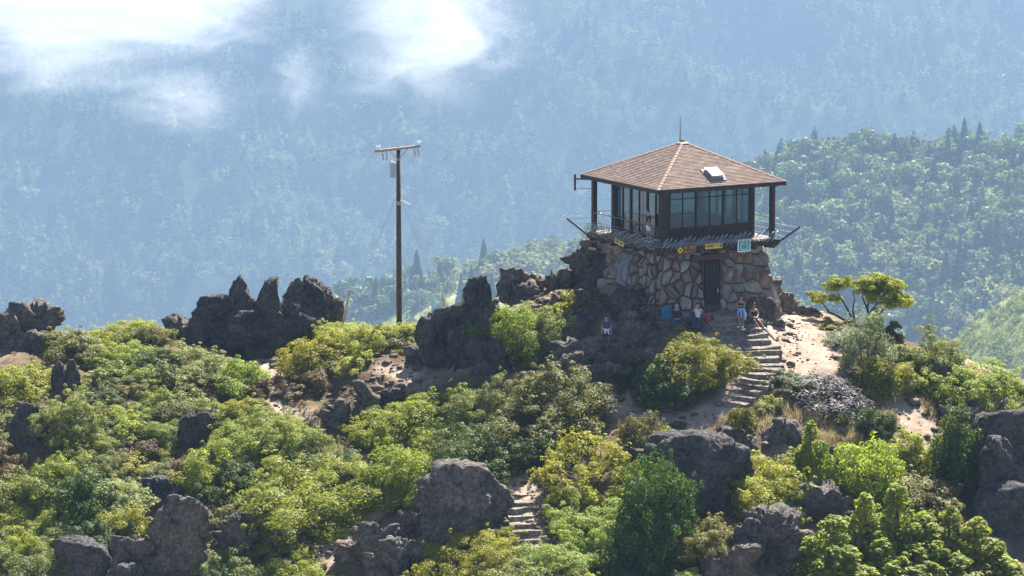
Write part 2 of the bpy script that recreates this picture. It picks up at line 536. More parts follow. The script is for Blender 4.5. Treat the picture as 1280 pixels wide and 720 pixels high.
# ------------------------------------------------------------------ near ground: a sheet through control points (photo column, photo row, distance Y)
RIDGE = [(-180, 445, 5), (-60, 432, 5), (0, 428, 5), (60, 424, 5), (110, 432, 5), (150, 428, 5), (210, 420, 5), (270, 438, 4), (330, 448, 3), (385, 440, 4), (420, 428, 4),
         (470, 415, 4), (505, 410, 4), (545, 418, 3), (600, 412, 2), (650, 378, 2), (700, 362, 2), (750, 350, 3), (1010, 395, 1), (1050, 405, 0), (1100, 420, -1), (1150, 433, -2),
         (1200, 455, -3), (1250, 470, -3), (1290, 482, -3), (1400, 530, -4), (1500, 570, -4)]
MID = [(755, 425, -6.2), (800, 425, -6), (850, 412, -6.0), (880, 395, -4.4), (905, 396, -4.2), (925, 396, -3.9), (965, 398, -2.6), (925, 415, -5.6), (945, 438, -7.4), (952, 460, -9.1), (943, 480, -10.7), (920, 499, -12.2), (880, 520, -12.8),
       (840, 530, -13), (1000, 430, -5.5), (1045, 430, -5.2), (1000, 466, -8.5), (1050, 466, -8.3), (770, 520, -12), (760, 480, -9), (700, 450, -6), (640, 440, -4), (700, 500, -10), (620, 500, -8),
       (560, 460, -3), (500, 465, -3), (440, 470, -3), (345, 470, -1.2), (350, 505, -4.5), (420, 520, -6), (480, 530, -6.5), (250, 500, -4), (150, 490, -3), (40, 500, -4), (100, 550, -8), (-100, 520, -5),
       (1000, 520, -12.5), (1060, 520, -12), (1150, 500, -9), (1150, 540, -12), (1220, 520, -9.5), (1280, 525, -9), (1400, 580, -9),
       (870, 545, -14), (800, 560, -15.5), (700, 560, -14.5), (560, 580, -13), (400, 590, -11.5), (300, 580, -10.5), (200, 600, -11),
       (655, 622, -18.4), (655, 655, -20.6), (660, 682, -22.2), (580, 650, -18.5), (480, 640, -16), (430, 660, -16.5), (300, 660, -15), (120, 640, -13.5), (0, 640, -13), (-150, 640, -13),
       (760, 640, -19.5), (870, 640, -20), (960, 600, -18), (960, 680, -22), (1060, 600, -17), (1150, 600, -16), (1240, 620, -15), (1400, 660, -15)]
LOW = [(-150, 745, -18.5), (0, 745, -19), (150, 745, -19.5), (300, 745, -20), (450, 745, -22), (600, 745, -25.5), (750, 745, -26.5), (900, 745, -26), (1050, 745, -25.5), (1200, 745, -24), (1400, 760, -23)]
cp = [tuple(at(*p)) for p in RIDGE + MID + LOW]
for p in RIDGE:
    w = at(*p)
    cp.append((w.x, w.y + 9, w.z - 4.5))
    cp.append((w.x, w.y + 22, w.z - 15))
for p in LOW:
    w = at(*p)
    cp.append((w.x, w.y - 13, w.z - 8))
cp += [(8.9, 0, 0.0), (8.9, 7, -1.0), (11.5, 1, -0.1), (6, 3, 0.3), (8.9, 14, -6), (12, 22, -14), (10.7, -3.2, 0.0), (9.5, -4.0, 0.0)]
cp = np.array(cp)

def _tps(r2):
    return np.where(r2 > 1e-9, 0.5 * r2 * np.log(r2 + 1e-12), 0.0)
_n = len(cp)
_A = np.zeros((_n + 3, _n + 3))
_d2 = ((cp[:, None, :2] - cp[None, :, :2]) ** 2).sum(-1)
_A[:_n, :_n] = _tps(_d2) + np.eye(_n) * 0.8
_A[:_n, _n:] = np.c_[np.ones(_n), cp[:, :2]]
_A[_n:, :_n] = _A[:_n, _n:].T
_w = np.linalg.solve(_A, np.r_[cp[:, 2], 0, 0, 0])

PATHS = [  # trodden ground: polylines of photo points with half width in metres
    ([(325, 440, 2.5), (340, 470, -1.2), (350, 505, -4.5), (372, 530, -6.5)], 0.55),
    ([(480, 458, -2.6), (515, 466, -3.4)], 0.6),
    ([(920, 499, -12.2), (880, 520, -12.8), (840, 530, -13), (800, 520, -12.6), (775, 500, -11), (762, 470, -8)], 0.75),
    ([(905, 396, -4.2), (925, 415, -5.6), (945, 438, -7.4), (952, 460, -9.1), (943, 480, -10.7), (920, 499, -12.2)], 1.0),
    ([(985, 400, -2), (990, 430, -5.5), (1010, 455, -8)], 1.9),
    ([(1020, 425, -5), (1035, 445, -6.5)], 1.2),
    ([(648, 590, -16.2), (655, 622, -18.4), (655, 655, -20.6), (660, 690, -22.6)], 0.7),
    ([(1130, 500, -10), (1150, 530, -12), (1140, 550, -13)], 0.9),
    ([(480, 620, -15.5), (430, 665, -17), (400, 700, -19)], 0.7)]
PW = [([np.array(at(*q)) for q in pts], w) for pts, w in PATHS]

def path_mask(x, y):
    out = np.zeros_like(x)
    for pts, w in PW:
        for a, b in zip(pts, pts[1:]):
            d = b[:2] - a[:2]
            L2 = (d ** 2).sum()
            t = np.clip(((x - a[0]) * d[0] + (y - a[1]) * d[1]) / L2, 0, 1)
            ds = np.hypot(x - a[0] - t * d[0], y - a[1] - t * d[1])
            out = np.maximum(out, 1 - sstep(w * 0.7, w * 1.35, ds))
    return out

def ground_z(x, y):
    x = np.atleast_1d(np.asarray(x, float))
    y = np.atleast_1d(np.asarray(y, float))
    base = -5 - 0.6 * np.maximum(0, y - 9) - 0.5 * np.maximum(0, np.abs(x) - 38) - 0.42 * np.maximum(0, -y - 22)
    base = np.maximum(base, -830 + 8 * np.sin(x * 0.004) * np.cos(y * 0.003))
    wt = sstep(52, 38, np.abs(x)) * sstep(32, 16, y) * sstep(-48, -36, y)
    inside = wt > 0
    out = base.copy()
    if inside.any():
        X, Y = x[inside], y[inside]
        z = np.full(len(X), _w[_n]) + _w[_n + 1] * X + _w[_n + 2] * Y
        for i in range(0, len(X), 20000):
            r2 = (X[i:i + 20000, None] - cp[None, :, 0]) ** 2 + (Y[i:i + 20000, None] - cp[None, :, 1]) ** 2
            z[i:i + 20000] += _tps(r2) @ _w[:_n]
        pm = path_mask(X, Y)
        P = np.c_[X, Y, np.zeros(len(X))]
        rough = 0.22 * fbm(P * 0.55, 3, 4) + 0.10 * ridged(P * 1.3, 11, 3)
        z = z + rough * (1 - 0.85 * pm)
        out[inside] = base[inside] * (1 - wt[inside]) + z * wt[inside]
    return out

def grow(a, b, step, lim, g=1.16):
    xs = list(np.arange(a, b, step))
    s, v = step, xs[-1]
    while v < lim[1]:
        s *= g
        v += s
        xs.append(v)
    s, v, lo = step, xs[0], []
    while v > lim[0]:
        s *= g
        v -= s
        lo.append(v)
    return np.array(lo[::-1] + xs)

gx = grow(-33, 33, 0.24, (-6500, 6500))
gy = grow(-31, 12, 0.24, (-2500, 9000))
GX, GY = np.meshgrid(gx, gy)
gz = ground_z(GX.ravel(), GY.ravel())
nx, ny = len(gx), len(gy)
idx = np.arange(nx * ny).reshape(ny, nx)
gf = np.stack([idx[:-1, :-1], idx[:-1, 1:], idx[1:, 1:], idx[1:, :-1]], -1).reshape(-1, 4)
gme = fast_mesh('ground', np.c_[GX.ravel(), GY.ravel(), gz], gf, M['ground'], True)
atr = gme.attributes.new('trod', 'FLOAT', 'POINT')
atr.data.foreach_set('value', path_mask(GX.ravel(), GY.ravel()).astype(np.float32))
GROUND = link('ground', gme, kind='structure')

def gz1(x, y):
    return float(sheet_z(np.array([x]), np.array([y]))[0])

# ray-ground hits for photo points, many at once
GZ = gz.reshape(ny, nx)
def sheet_z(x, y):
    i = np.clip(np.searchsorted(gx, x) - 1, 0, nx - 2)
    j = np.clip(np.searchsorted(gy, y) - 1, 0, ny - 2)
    u = (x - gx[i]) / (gx[i + 1] - gx[i])
    v = (y - gy[j]) / (gy[j + 1] - gy[j])
    return GZ[j, i] * (1 - u) * (1 - v) + GZ[j, i + 1] * u * (1 - v) + GZ[j + 1, i] * (1 - u) * v + GZ[j + 1, i + 1] * u * v

def hits(pxs, pys):
    pxs, pys = np.asarray(pxs, float), np.asarray(pys, float)
    dx = (pxs - 640) / FPX
    k = (360 - pys) / FPX
    dy = math.sin(PITCH) * k + math.cos(PITCH)
    dz = math.cos(PITCH) * k - math.sin(PITCH)
    t = np.arange(160, 216, 0.25)
    T = np.repeat(t[None], len(pxs), 0)
    h = (CAM.z + dz[:, None] * T) <= sheet_z((dx[:, None] * T).ravel(), (CAM.y + dy[:, None] * T).ravel()).reshape(T.shape)
    ok = h.any(1)
    res = t[np.argmax(h, 1)]
    X = dx * res
    Y = CAM.y + dy * res
    return X, Y, sheet_z(X, Y), ok

def hit(px, py):
    X, Y, Z, ok = hits([px], [py])
    if not ok[0]:
        return None
    return Vector((X[0], Y[0], Z[0]))

# ------------------------------------------------------------------ far mountain slope and wooded hills
def grid_mesh(name, xs, ds, zf, mat):
    GX, GD = np.meshgrid(xs, ds)
    z = zf(GX.ravel(), GD.ravel())
    nx, ny = len(xs), len(ds)
    idx = np.arange(nx * ny).reshape(ny, nx)
    f = np.stack([idx[:-1, :-1], idx[:-1, 1:], idx[1:, 1:], idx[1:, :-1]], -1).reshape(-1, 4)
    me = fast_mesh(name, np.c_[GX.ravel(), GD.ravel() + CAM.y, z], f, mat, True)
    return link(name, me, kind='structure')

def far_z(x, d):
    z = np.interp(d, [3700, 4300, 5000, 5650, 6300, 7000, 8000], [-800, -700, -520, -330, -140, -60, -120])
    P = np.c_[(x + 0.5 * d) / 420.0, (d - 0.2 * x) / 650.0, np.zeros(len(x))]
    return z + 52 * ridged(P, 5, 3) + 20 * fbm(P * 3, 8, 3)

grid_mesh('mountain_slope', np.linspace(-2600, 2600, 150), np.linspace(3650, 8000, 130), far_z, M['far_slope'])

CREST_PX = [-400, 100, 300, 400, 480, 560, 650, 740, 850, 950, 1050, 1150, 1280, 1500, 2000]
CREST_PY = [700, 500, 405, 368, 345, 319, 299, 285, 256, 228, 198, 178, 162, 156, 170]
def hill_z(x, d):
    D0 = 2350.0
    px = 640 + x / D0 * FPX
    py = np.interp(px, CREST_PX, CREST_PY)
    ang = PITCH + np.arctan((py - 360) / FPX)
    zc = ZC - D0 * np.tan(ang)
    z = zc - np.where(d < D0, 0.37 * (D0 - d), 0.45 * (d - D0))
    z = z - 12 * np.exp(-((d - D0) / 60.0) ** 2)
    P = np.c_[x / 170.0, d / 210.0, np.zeros(len(x))]
    return z + 16 * fbm(P, 21, 4)

grid_mesh('hill', np.linspace(-900, 1100, 130), np.linspace(1500, 2900, 120), hill_z, M['hill'])

def spur_z(x, d):
    D0 = 1300.0
    px = 640 + x / D0 * FPX
    py = np.interp(px, [1000, 1100, 1180, 1230, 1290, 1400, 1700], [620, 520, 442, 400, 357, 300, 250])
    zc = ZC - D0 * np.tan(PITCH + np.arctan((py - 360) / FPX))
    z = zc - np.where(d < D0, 0.30 * (D0 - d), 0.6 * (d - D0))
    P = np.c_[x / 90.0, d / 90.0, np.zeros(len(x))]
    return z + 5 * fbm(P, 33, 4)

grid_mesh('hillside', np.linspace(70, 420, 70), np.linspace(900, 1500, 70), spur_z, M['hill'])

# ------------------------------------------------------------------ leaf crowns
rng = np.random.default_rng(7)

def leaf_quads(centers, normals, length, width, rg):
    N = len(centers)
    n = normals / (np.linalg.norm(normals, axis=1, keepdims=True) + 1e-9)
    t = np.cross(n, rg.normal(size=(N, 3)))
    t /= np.linalg.norm(t, axis=1, keepdims=True) + 1e-9
    b = np.cross(n, t)
    L = (length * rg.uniform(0.65, 1.3, N))[:, None] * 0.5
    Wd = (width * rg.uniform(0.65, 1.3, N))[:, None] * 0.5
    v = np.stack([centers - t * L, centers + b * Wd, centers + t * L, centers - b * Wd], 1).reshape(-1, 3)
    f = np.arange(4 * N).reshape(N, 4)
    return v, f

def clump_leaves(cc, rad, per, leaf, rg, up=0.5, squash=0.8, elong=1.5):
    cc = np.asarray(cc, float)
    rad = np.asarray(rad, float)
    k = np.repeat(np.arange(len(cc)), per)
    d = rg.normal(size=(len(k), 3)) + np.array([0, 0, up])
    d /= np.linalg.norm(d, axis=1, keepdims=True)
    r = rad[k] * rg.uniform(0.45, 1.0, len(k)) ** 0.6
    p = cc[k] + d * r[:, None] * np.array([1, 1, squash])
    nrm = d * 0.9 + rg.normal(size=d.shape) * 0.36 + np.array([0, 0, 0.4])
    return leaf_quads(p, nrm, leaf * elong, leaf, rg)

def dome_clumps(rx, h, n, rg, rc=(0.2, 0.34), inner=0.25, lump=0.22, seed=0):
    """clump centres over a lumpy dome of radius rx and height h, gaps left where the noise is low"""
    out, rad = [], []
    while len(out) < n:
        d = rg.normal(size=3)
        d[2] = abs(d[2]) * 0.85 + 0.02
        d /= np.linalg.norm(d)
        l = 1 + lump * float(fbm(d[None] * 2.3 + seed * 3.7, seed, 3)[0])
        s = l * (1 if rg.random() > inner else rg.uniform(0.5, 0.9))
        out.append((d[0] * rx * s, d[1] * rx * s, d[2] * h * s * 0.92 + 0.04 * h))
        rad.append(rg.uniform(*rc))
    out, rad = np.array(out), np.array(rad)
    out[:, 2] *= h / np.percentile(out[:, 2] + rad * 0.7, 97)
    out[:, :2] *= rx / np.percentile(np.hypot(out[:, 0], out[:, 1]) + rad * 0.7, 95)
    return out, rad

def stems_mesh(name, rx, h, n, rg, mat, thick=0.05):
    mb = MB()
    for i in range(n):
        a = rg.uniform(0, 2 * math.pi)
        r1 = rx * rg.uniform(0.35, 0.75)
        p0 = Vector((rx * 0.08 * math.cos(a), rx * 0.08 * math.sin(a), -0.15))
        p2 = Vector((r1 * math.cos(a), r1 * math.sin(a), h * rg.uniform(0.5, 0.85)))
        p1 = (p0 + p2) / 2 + Vector((rg.normal() * 0.08 * rx, rg.normal() * 0.08 * rx, 0.08 * h))
        mb.tube([p0, p1, p2], [thick, thick * 0.7, thick * 0.3], 5)
    o = mb.build(name, mat)
    me = o.data
    bpy.data.objects.remove(o)
    return me

# prototypes: key -> list of (crown mesh, stem mesh, radius, height)
PROTO = {}
def proto(key, rx, h, ncl, per, leaf, mat, count, rc, up=0.5, elong=1.5, bark='bark', nst=6, inner=0.25, lump=0.22, squash=0.8):
    for v in range(count):
        rg = np.random.default_rng(abs(hash((len(PROTO) * 31 + v * 7 + 5))) % 100000)
        cc, rad = dome_clumps(rx, h, ncl, rg, rc, inner, lump, seed=v + len(PROTO) * 5)
        vv, ff = clump_leaves(cc, rad, per, leaf, rg, up, squash, elong)
        # loose shoots standing clear of the dome
        m_ = max(8, int(ncl * 0.8))
        pick = rg.integers(0, len(cc), m_)
        out = cc[pick] * rg.uniform(1.08, 1.25, (m_, 1)) + rg.normal(size=(m_, 3)) * 0.06 * rx + np.array([0, 0, 0.05 * h])
        v2_, f2_ = clump_leaves(out, rad[pick] * 0.38, max(8, per // 6), leaf, rg, 0.8, 1.3, elong * 1.15)
        ff = np.concatenate([ff, f2_ + len(vv)])
        vv = np.concatenate([vv, v2_])
        me = fast_mesh('crown', vv, ff, M[mat])
        st = stems_mesh('stem', rx, h, nst, rg, M[bark], 0.03 + 0.012 * rx)
        PROTO.setdefault(key, []).append((me, st, rx, h))

for tone, mat in (('bright', 'leaf_bright'), ('yellow', 'leaf_yellow'), ('grey', 'leaf_grey'), ('dark', 'leaf_dark'), ('olive', 'leaf_olive'), ('brown', 'leaf_brown')):
    k = 2 if tone == 'bright' else 1
    proto(tone + '_s', 0.6, 0.7, 26, 100, 0.047, mat, 2, (0.14, 0.26), lump=0.4, squash=0.7)
    proto(tone + '_m', 1.2, 1.3, 76, 165, 0.047, mat, k + 1, (0.2, 0.40), lump=0.42, squash=0.68)
    if tone != 'brown':
        proto(tone + '_l', 2.2, 2.2, 190, 180, 0.053, mat, k, (0.22, 0.5), lump=0.45, squash=0.66)
proto('dead_m', 1.2, 1.0, 60, 70, 0.026, 'leaf_dead', 2, (0.22, 0.4), up=0.2, elong=7.0, nst=14)
proto('dead_s', 0.6, 0.6, 26, 50, 0.022, 'leaf_dead', 1, (0.15, 0.28), up=0.2, elong=7.0, nst=9)
proto('feather_m', 1.2, 1.5, 70, 75, 0.030, 'leaf_feather', 1, (0.2, 0.42), up=0.7, elong=5.5, nst=8)
proto('layered_l', 2.2, 2.0, 100, 120, 0.062, 'leaf_yellow', 1, (0.24, 0.4), up=0.9, squash=0.42, inner=0.15, nst=9)

def spire_proto(key, rx, h, mat, count, per=60, leaf=0.085, bark='bark_dark'):
    """small conifer: tiers of upswept tufts round a trunk, pointed top"""
    for v in range(count):
        rg = np.random.default_rng(900 + v * 13 + len(PROTO))
        cc, rad = [], []
        leaders = [(0, 0, 1.0)] + [(0.55 * rx * math.cos(k * 1.9 + v), 0.55 * rx * math.sin(k * 1.9 + v), rg.uniform(0.55, 0.88)) for k in range(4)]
        for lx, ly, lh in leaders:
            n = int(42 * h / 3.2 * lh)
            for i in range(n):
                z = 0.06 + 0.94 * (i + rg.random()) / n
                a = i * 2.399 + rg.normal() * 0.4
                r = 0.62 * rx * max(0.0, 1 - z) ** 0.6 * rg.uniform(0.4, 1.15) + 0.05
                cc.append((lx + r * math.cos(a), ly + r * math.sin(a), z * h * lh))
                rad.append((0.17 + 0.16 * max(0.0, 1 - z)) * rg.uniform(0.7, 1.3) * rx / 1.2)
        vv, ff = clump_leaves(cc, rad, per, leaf, rg, 0.7, 1.05, 2.0)
        me = fast_mesh('crown', vv, ff, M[mat])
        mb = MB()
        mb.tube([(0, 0, -0.2), (0.02, 0.03, h * 0.5), (0, 0, h * 0.97)], [0.09, 0.06, 0.015], 6)
        for i in range(14):
            z = h * (0.12 + 0.055 * i)
            a = i * 2.4
            r = rx * max(0.0, 1 - z / h) ** 0.8 * 0.8
            mb.tube([(0, 0, z), (r * math.cos(a), r * math.sin(a), z + 0.2)], [0.03, 0.01], 4)
        o = mb.build('trunk', M[bark])
        st = o.data
        bpy.data.objects.remove(o)
        PROTO.setdefault(key, []).append((me, st, rx, h))
spire_proto('fir', 1.3, 3.4, 'leaf_bright', 3, per=75, leaf=0.075)
spire_proto('fir_dark', 1.2, 3.6, 'leaf_dark', 2)

SHRUBS = []
_pc = {}
def plant(name, key, loc, w, h, label, cat, group=None, stem='stem', hug=0.7):
    lst = PROTO[key]
    i = _pc.get(key, 0)
    _pc[key] = i + 1
    me, st, rx, hh = lst[i % len(lst)]
    o = empty(name, loc, label, cat, rotz=random.uniform(0, 6.28), group=group)
    s = w / (2 * rx)
    o.scale = (s * random.uniform(0.94, 1.06), s * random.uniform(0.94, 1.06), h / hh)
    if hug:                        # low chaparral leans with the slope it grows on
        x, y = loc[0], loc[1]
        z = sheet_z(np.array([x - 1, x + 1, x, x]), np.array([y, y, y - 1, y + 1]))
        n = Vector((-(z[1] - z[0]) / 2, -(z[3] - z[2]) / 2, 1)).normalized()
        n = (n * hug + Vector((0, 0, 1)) * (1 - hug)).normalized()
        q = Vector((0, 0, 1)).rotation_difference(n) @ Matrix.Rotation(random.uniform(0, 6.28), 3, 'Z').to_quaternion()
        o.rotation_euler = q.to_euler()
    c = link('crown', me, o)
    link(stem, st, o)
    SHRUBS.append(o)
    return o
random.seed(5)

# ------------------------------------------------------------------ rocks
def ico(sub):
    bm = bmesh.new()
    bmesh.ops.create_icosphere(bm, subdivisions=sub, radius=1.0)
    v = np.array([x.co for x in bm.verts])
    f = np.array([[a.index for a in q.verts] for q in bm.faces])
    bm.free()
    return v, f
ICO = {s: ico(s) for s in (2, 3, 4, 5)}

def worley_cells(p, seed):
    """value of the nearest feature point and the gap to the second nearest"""
    i = np.floor(p)
    d1 = np.full(len(p), 9.0)
    d2 = np.full(len(p), 9.0)
    val = np.zeros(len(p))
    for dx in (-1, 0, 1):
        for dy in (-1, 0, 1):
            for dz in (-1, 0, 1):
                c = i + np.array([dx, dy, dz])
                j = np.stack([_hash(c[:, 0], c[:, 1], c[:, 2], seed + k) for k in range(3)], 1) * 0.45 + 0.5
                d = np.sqrt(((c + j - p) ** 2).sum(1))
                h = _hash(c[:, 0], c[:, 1], c[:, 2], seed + 7)
                near = d < d1
                d2 = np.where(near, d1, np.minimum(d2, d))
                val = np.where(near, h, val)
                d1 = np.where(near, d, d1)
    return val, d2 - d1

def rock_mesh(sx, sy, sz, seed, mat, sub=4, rough=0.22, cuts=20, taper=0.0, lean=(0, 0), crack=0.0):
    rg = np.random.default_rng(seed)
    v, f = ICO[sub]
    v = v / ((np.abs(v) ** 3.0).sum(1, keepdims=True) ** (1 / 3))
    Sx = np.array([sx, sy, sz])
    P = v * Sx
    # chop the block with planes laid in real space, so tall rocks keep blunt tops and steep sides
    pl = rg.normal(size=(cuts, 3)) * np.array([1, 1, 0.75])
    pl /= np.linalg.norm(pl, axis=1, keepdims=True)
    sup = (np.abs(pl) * Sx).sum(1) * rg.uniform(0.46, 0.80, cuts)
    dd = P @ pl.T
    k = np.where(dd > sup[None], sup[None] / np.maximum(dd, 1e-6), 1.0).min(1)
    P = P * k[:, None]
    v = v / np.linalg.norm(v, axis=1, keepdims=True)
    sc = min((sx * sy * sz) ** (1 / 3), 1.25 * min(sx, sz))
    q = P / sc
    rough = rough * 1.55
    dsp = rough * (0.34 * fbm(q * 1.4 + seed * 1.7, seed, 5, 2.1, 0.5) + 0.16 * ridged(q * np.array([2.2, 2.2, 1.4]) + seed, seed + 9, 4, 2.2, 0.5) - 0.1)
    w = q + 0.22 * np.stack([vnoise(q * 2.5 + 5 * k, seed + k) for k in range(3)], 1)
    for fr, am in ((1.05, 0.85), (2.3, 0.55), (4.6, 0.3)):
        val, gap = worley_cells(w * np.array([fr, fr, fr * 0.75]) + seed * 1.3, seed)
        dsp = dsp + rough * am * ((val - 1) * 0.62 - 0.4 * (1 - sstep(0.0, 0.1, gap)))
    if crack:
        c = np.abs(vnoise(q * np.array([1.1, 1.1, 0.8]) + seed * 3.1, seed + 40))
        dsp = dsp - crack * (1 - sstep(0.0, 0.09, c))
    P = P + v * dsp[:, None] * sc
    zn = (P[:, 2] / sz + 1) / 2
    k = 1 - 0.75 * taper * np.clip(zn, 0, 1.0)
    P[:, 0] = P[:, 0] * k + lean[0] * zn * sz
    P[:, 1] = P[:, 1] * k + lean[1] * zn * sz
    x0, x1 = np.percentile(P[:, 0], (2, 98))
    P[:, 0] = (P[:, 0] - (x0 + x1) / 2) * 2 * sx / (x1 - x0)
    z0, z1 = np.percentile(P[:, 2], (2, 97))
    P[:, 2] = (P[:, 2] - z1) * 2 * sz / (z1 - z0) + sz
    over = P[:, 2] > sz
    P[over, 2] = sz + 0.45 * (P[over, 2] - sz)
    return fast_mesh('rock', P, f, mat, False, 3)

ROCKBOX = []
def rock(name, px0, py0, px1, py1, label, cat='rock', Y=None, depth=0.8, seed=1, mat='rock', sub=4, parent=None, embed=0.3, rotz=0.0, **kw):
    """rock filling the photo box px0..px1, py0..py1; it stands where its foot meets the ground"""
    cx = (px0 + px1) / 2
    if Y is None:
        p = hit(cx, py1)
        Y = p.y if p is not None else 0.0
    wpx = FPX / (Y + 200)
    wid = (px1 - px0) / wpx
    hgt = (py1 - py0) / wpx
    foot = at(cx, py1, Y)
    hs = hgt * (1 + embed) / 2
    c = foot + Vector((0, wid * depth * 0.3, hgt - hs))
    if sub == 4 and px1 - px0 < 42:
        sub = 3
    me = rock_mesh(wid / 2 * 1.04, wid / 2 * depth, hs, seed, M[mat], sub, **kw)
    if parent is None:
        o = link(name, me, None, c)
        tag(o, label, cat)
    else:
        o = link(name, me, parent, c - parent.location)
    ROCKBOX.append((px0, py0, px1, py1))
    return o

# ------------------------------------------------------------------ the lookout
PHI = R(29.3)
TX = at(853.5, 225.5, 0).x
tower = empty('lookout_tower', (TX, 0, 0), 'brown fire lookout cabin with hipped shingle roof on a rubble stone base', 'lookout', PHI)
ZD, ZE, ZA = 3.66, 6.54, 8.55         # deck top, roof edge, apex
HR, HC, HP, HD = 3.87, 2.63, 3.39, 3.64

def loc2w(x, y, z):
    return Vector((TX + x * math.cos(PHI) - y * math.sin(PHI), x * math.sin(PHI) + y * math.cos(PHI), z))

ZT, ZB = 3.3, -1.1
def half(z):
    t = np.clip((ZT - z) / 3.3, 0, 1.4)
    return 3.0 + 0.66 * t ** 1.4

# stone base: a mortar core carrying each stone as a piece of its own
core = bmesh.new()
rings = []
for z in np.linspace(ZB, ZT, 8):
    h = half(z) - 0.06
    rings.append([core.verts.new((sx * h, sy * h, z)) for sx, sy in ((-1, -1), (1, -1), (1, 1), (-1, 1))])
for a, b in zip(rings, rings[1:]):
    for k in range(4):
        core.faces.new((a[k], a[(k + 1) % 4], b[(k + 1) % 4], b[k]))
core.faces.new(rings[-1])
bme = bpy.data.meshes.new('stone_base')
core.to_mesh(bme)
core.free()
bme.materials.append(M['mortar'])
stone_base = link('stone_base', bme, tower)

def clip_poly(poly, n, d):
    """keep the side where n.p <= d"""
    out = []
    for a, b in zip(poly, poly[1:] + poly[:1]):
        da, db = n[0] * a[0] + n[1] * a[1] - d, n[0] * b[0] + n[1] * b[1] - d
        if da <= 0:
            out.append(a)
        if da * db < 0:
            t = da / (da - db)
            out.append((a[0] + t * (b[0] - a[0]), a[1] + t * (b[1] - a[1])))
    return out

def voronoi(seeds, rect):
    cells = []
    for i, s in enumerate(seeds):
        p = [(rect[0], rect[1]), (rect[2], rect[1]), (rect[2], rect[3]), (rect[0], rect[3])]
        for j, q in enumerate(seeds):
            if i == j or abs(q[0] - s[0]) > 2.6 or abs(q[1] - s[1]) > 2.6:
                continue
            n = (q[0] - s[0], q[1] - s[1])
            d = (q[0] ** 2 + q[1] ** 2 - s[0] ** 2 - s[1] ** 2) / 2
            p = clip_poly(p, n, d)
            if len(p) < 3:
                break
        if len(p) >= 3:
            cells.append(p)
    return cells

def poly_area(p):
    return abs(sum(a[0] * b[1] - a[1] * b[0] for a, b in zip(p, p[1:] + p[:1]))) / 2

def face_pt(face, u, z, out):
    """u: along the face in -3.5..3.5, out: distance proud of the wall line"""
    h = float(half(z))
    x = u / 3.5 * (h + out)
    o = -(h + out)
    return {'front': (x, o, z), 'left': (o, -x, z), 'right': (-o, x, z), 'back': (-x, -o, z)}[face]

def make_stone(face, poly, rg, name='stone', mat=None, proud=None):
    cx = sum(p[0] for p in poly) / len(poly)
    cz = sum(p[1] for p in poly) / len(poly)
    d = rg.uniform(0.04, 0.24) if proud is None else proud
    bm = bmesh.new()
    r0, r1, r2 = [], [], []
    for (u, z) in poly:
        L = math.hypot(u - cx, z - cz) + 1e-6
        k0 = max(0.3, 1 - 0.035 / L)
        k1 = max(0.3, 1 - 0.06 / L)
        k2 = max(0.25, 1 - rg.uniform(0.13, 0.22) / L)
        r0.append(bm.verts.new(face_pt(face, cx + (u - cx) * k0, cz + (z - cz) * k0, -0.10)))
        r1.append(bm.verts.new(face_pt(face, cx + (u - cx) * k1, cz + (z - cz) * k1, d * 0.3 - 0.02)))
        r2.append(bm.verts.new(face_pt(face, cx + (u - cx) * k2, cz + (z - cz) * k2, d * rg.uniform(0.8, 1.15))))
    n = len(poly)
    for a, b in ((r0, r1), (r1, r2)):
        for k in range(n):
            bm.faces.new((a[k], a[(k + 1) % n], b[(k + 1) % n], b[k]))
    c = bm.verts.new(face_pt(face, cx, cz, d * rg.uniform(1.0, 1.35)))
    for k in range(n):
        bm.faces.new((r2[k], r2[(k + 1) % n], c))
    bmesh.ops.recalc_face_normals(bm, faces=bm.faces[:])
    me = bpy.data.meshes.new(name)
    bm.to_mesh(me)
    bm.free()
    me.materials.append(mat or M['stone'])
    return link(name, me, stone_base)

DOOR = (-0.82, 0.16, 0.0, 2.72)
LAV = (-1.15, 0.15, 1.05, 2.95)      # the big pale slab in the left face (u runs against y)
for face, seed in (('front', 3), ('left', 8), ('right', 5)):
    rg = np.random.default_rng(seed)
    seeds = []
    nz = 9 if face != 'right' else 6
    for r_ in range(nz):
        z0 = ZB + (ZT - ZB) * (r_ + 0.5) / nz
        nc = int(rg.integers(9, 14)) if face != 'right' else 8
        for c_ in range(nc):
            seeds.append((-3.5 + 7.0 * (c_ + 0.5 + 0.5 * (r_ % 2) - 0.25) / nc + rg.normal() * 0.2, z0 + rg.normal() * 0.15))
    cells = voronoi(seeds, (-3.52, ZB, 3.52, ZT))
    for p in cells:
        parts = [p]
        if face == 'front':
            x0, x1, _, z1 = DOOR
            zl = 3.04
            top = clip_poly(clip_poly(clip_poly(p, (-1, 0), -x0), (1, 0), x1), (0, -1), -zl)
            low = clip_poly(clip_poly(clip_poly(p, (-1, 0), -x0), (1, 0), x1), (0, 1), 0.0)
            parts = [clip_poly(p, (1, 0), x0), clip_poly(p, (-1, 0), -x1), top, low]
        elif face == 'left':
            x0, x1, z0, z1 = LAV
            mid = clip_poly(clip_poly(p, (-1, 0), -x0), (1, 0), x1)
            parts = [clip_poly(p, (1, 0), x0), clip_poly(p, (-1, 0), -x1), clip_poly(mid, (0, -1), -z1), clip_poly(mid, (0, 1), z0)]
        for q in parts:
            if len(q) >= 3 and poly_area(q) > 0.035:
                make_stone(face, q, rg)
M['lavender'] = rock_mat('pale_slab', (0.30, 0.27, 0.31), (0.42, 0.38, 0.42), (0.36, 0.33, 0.37))
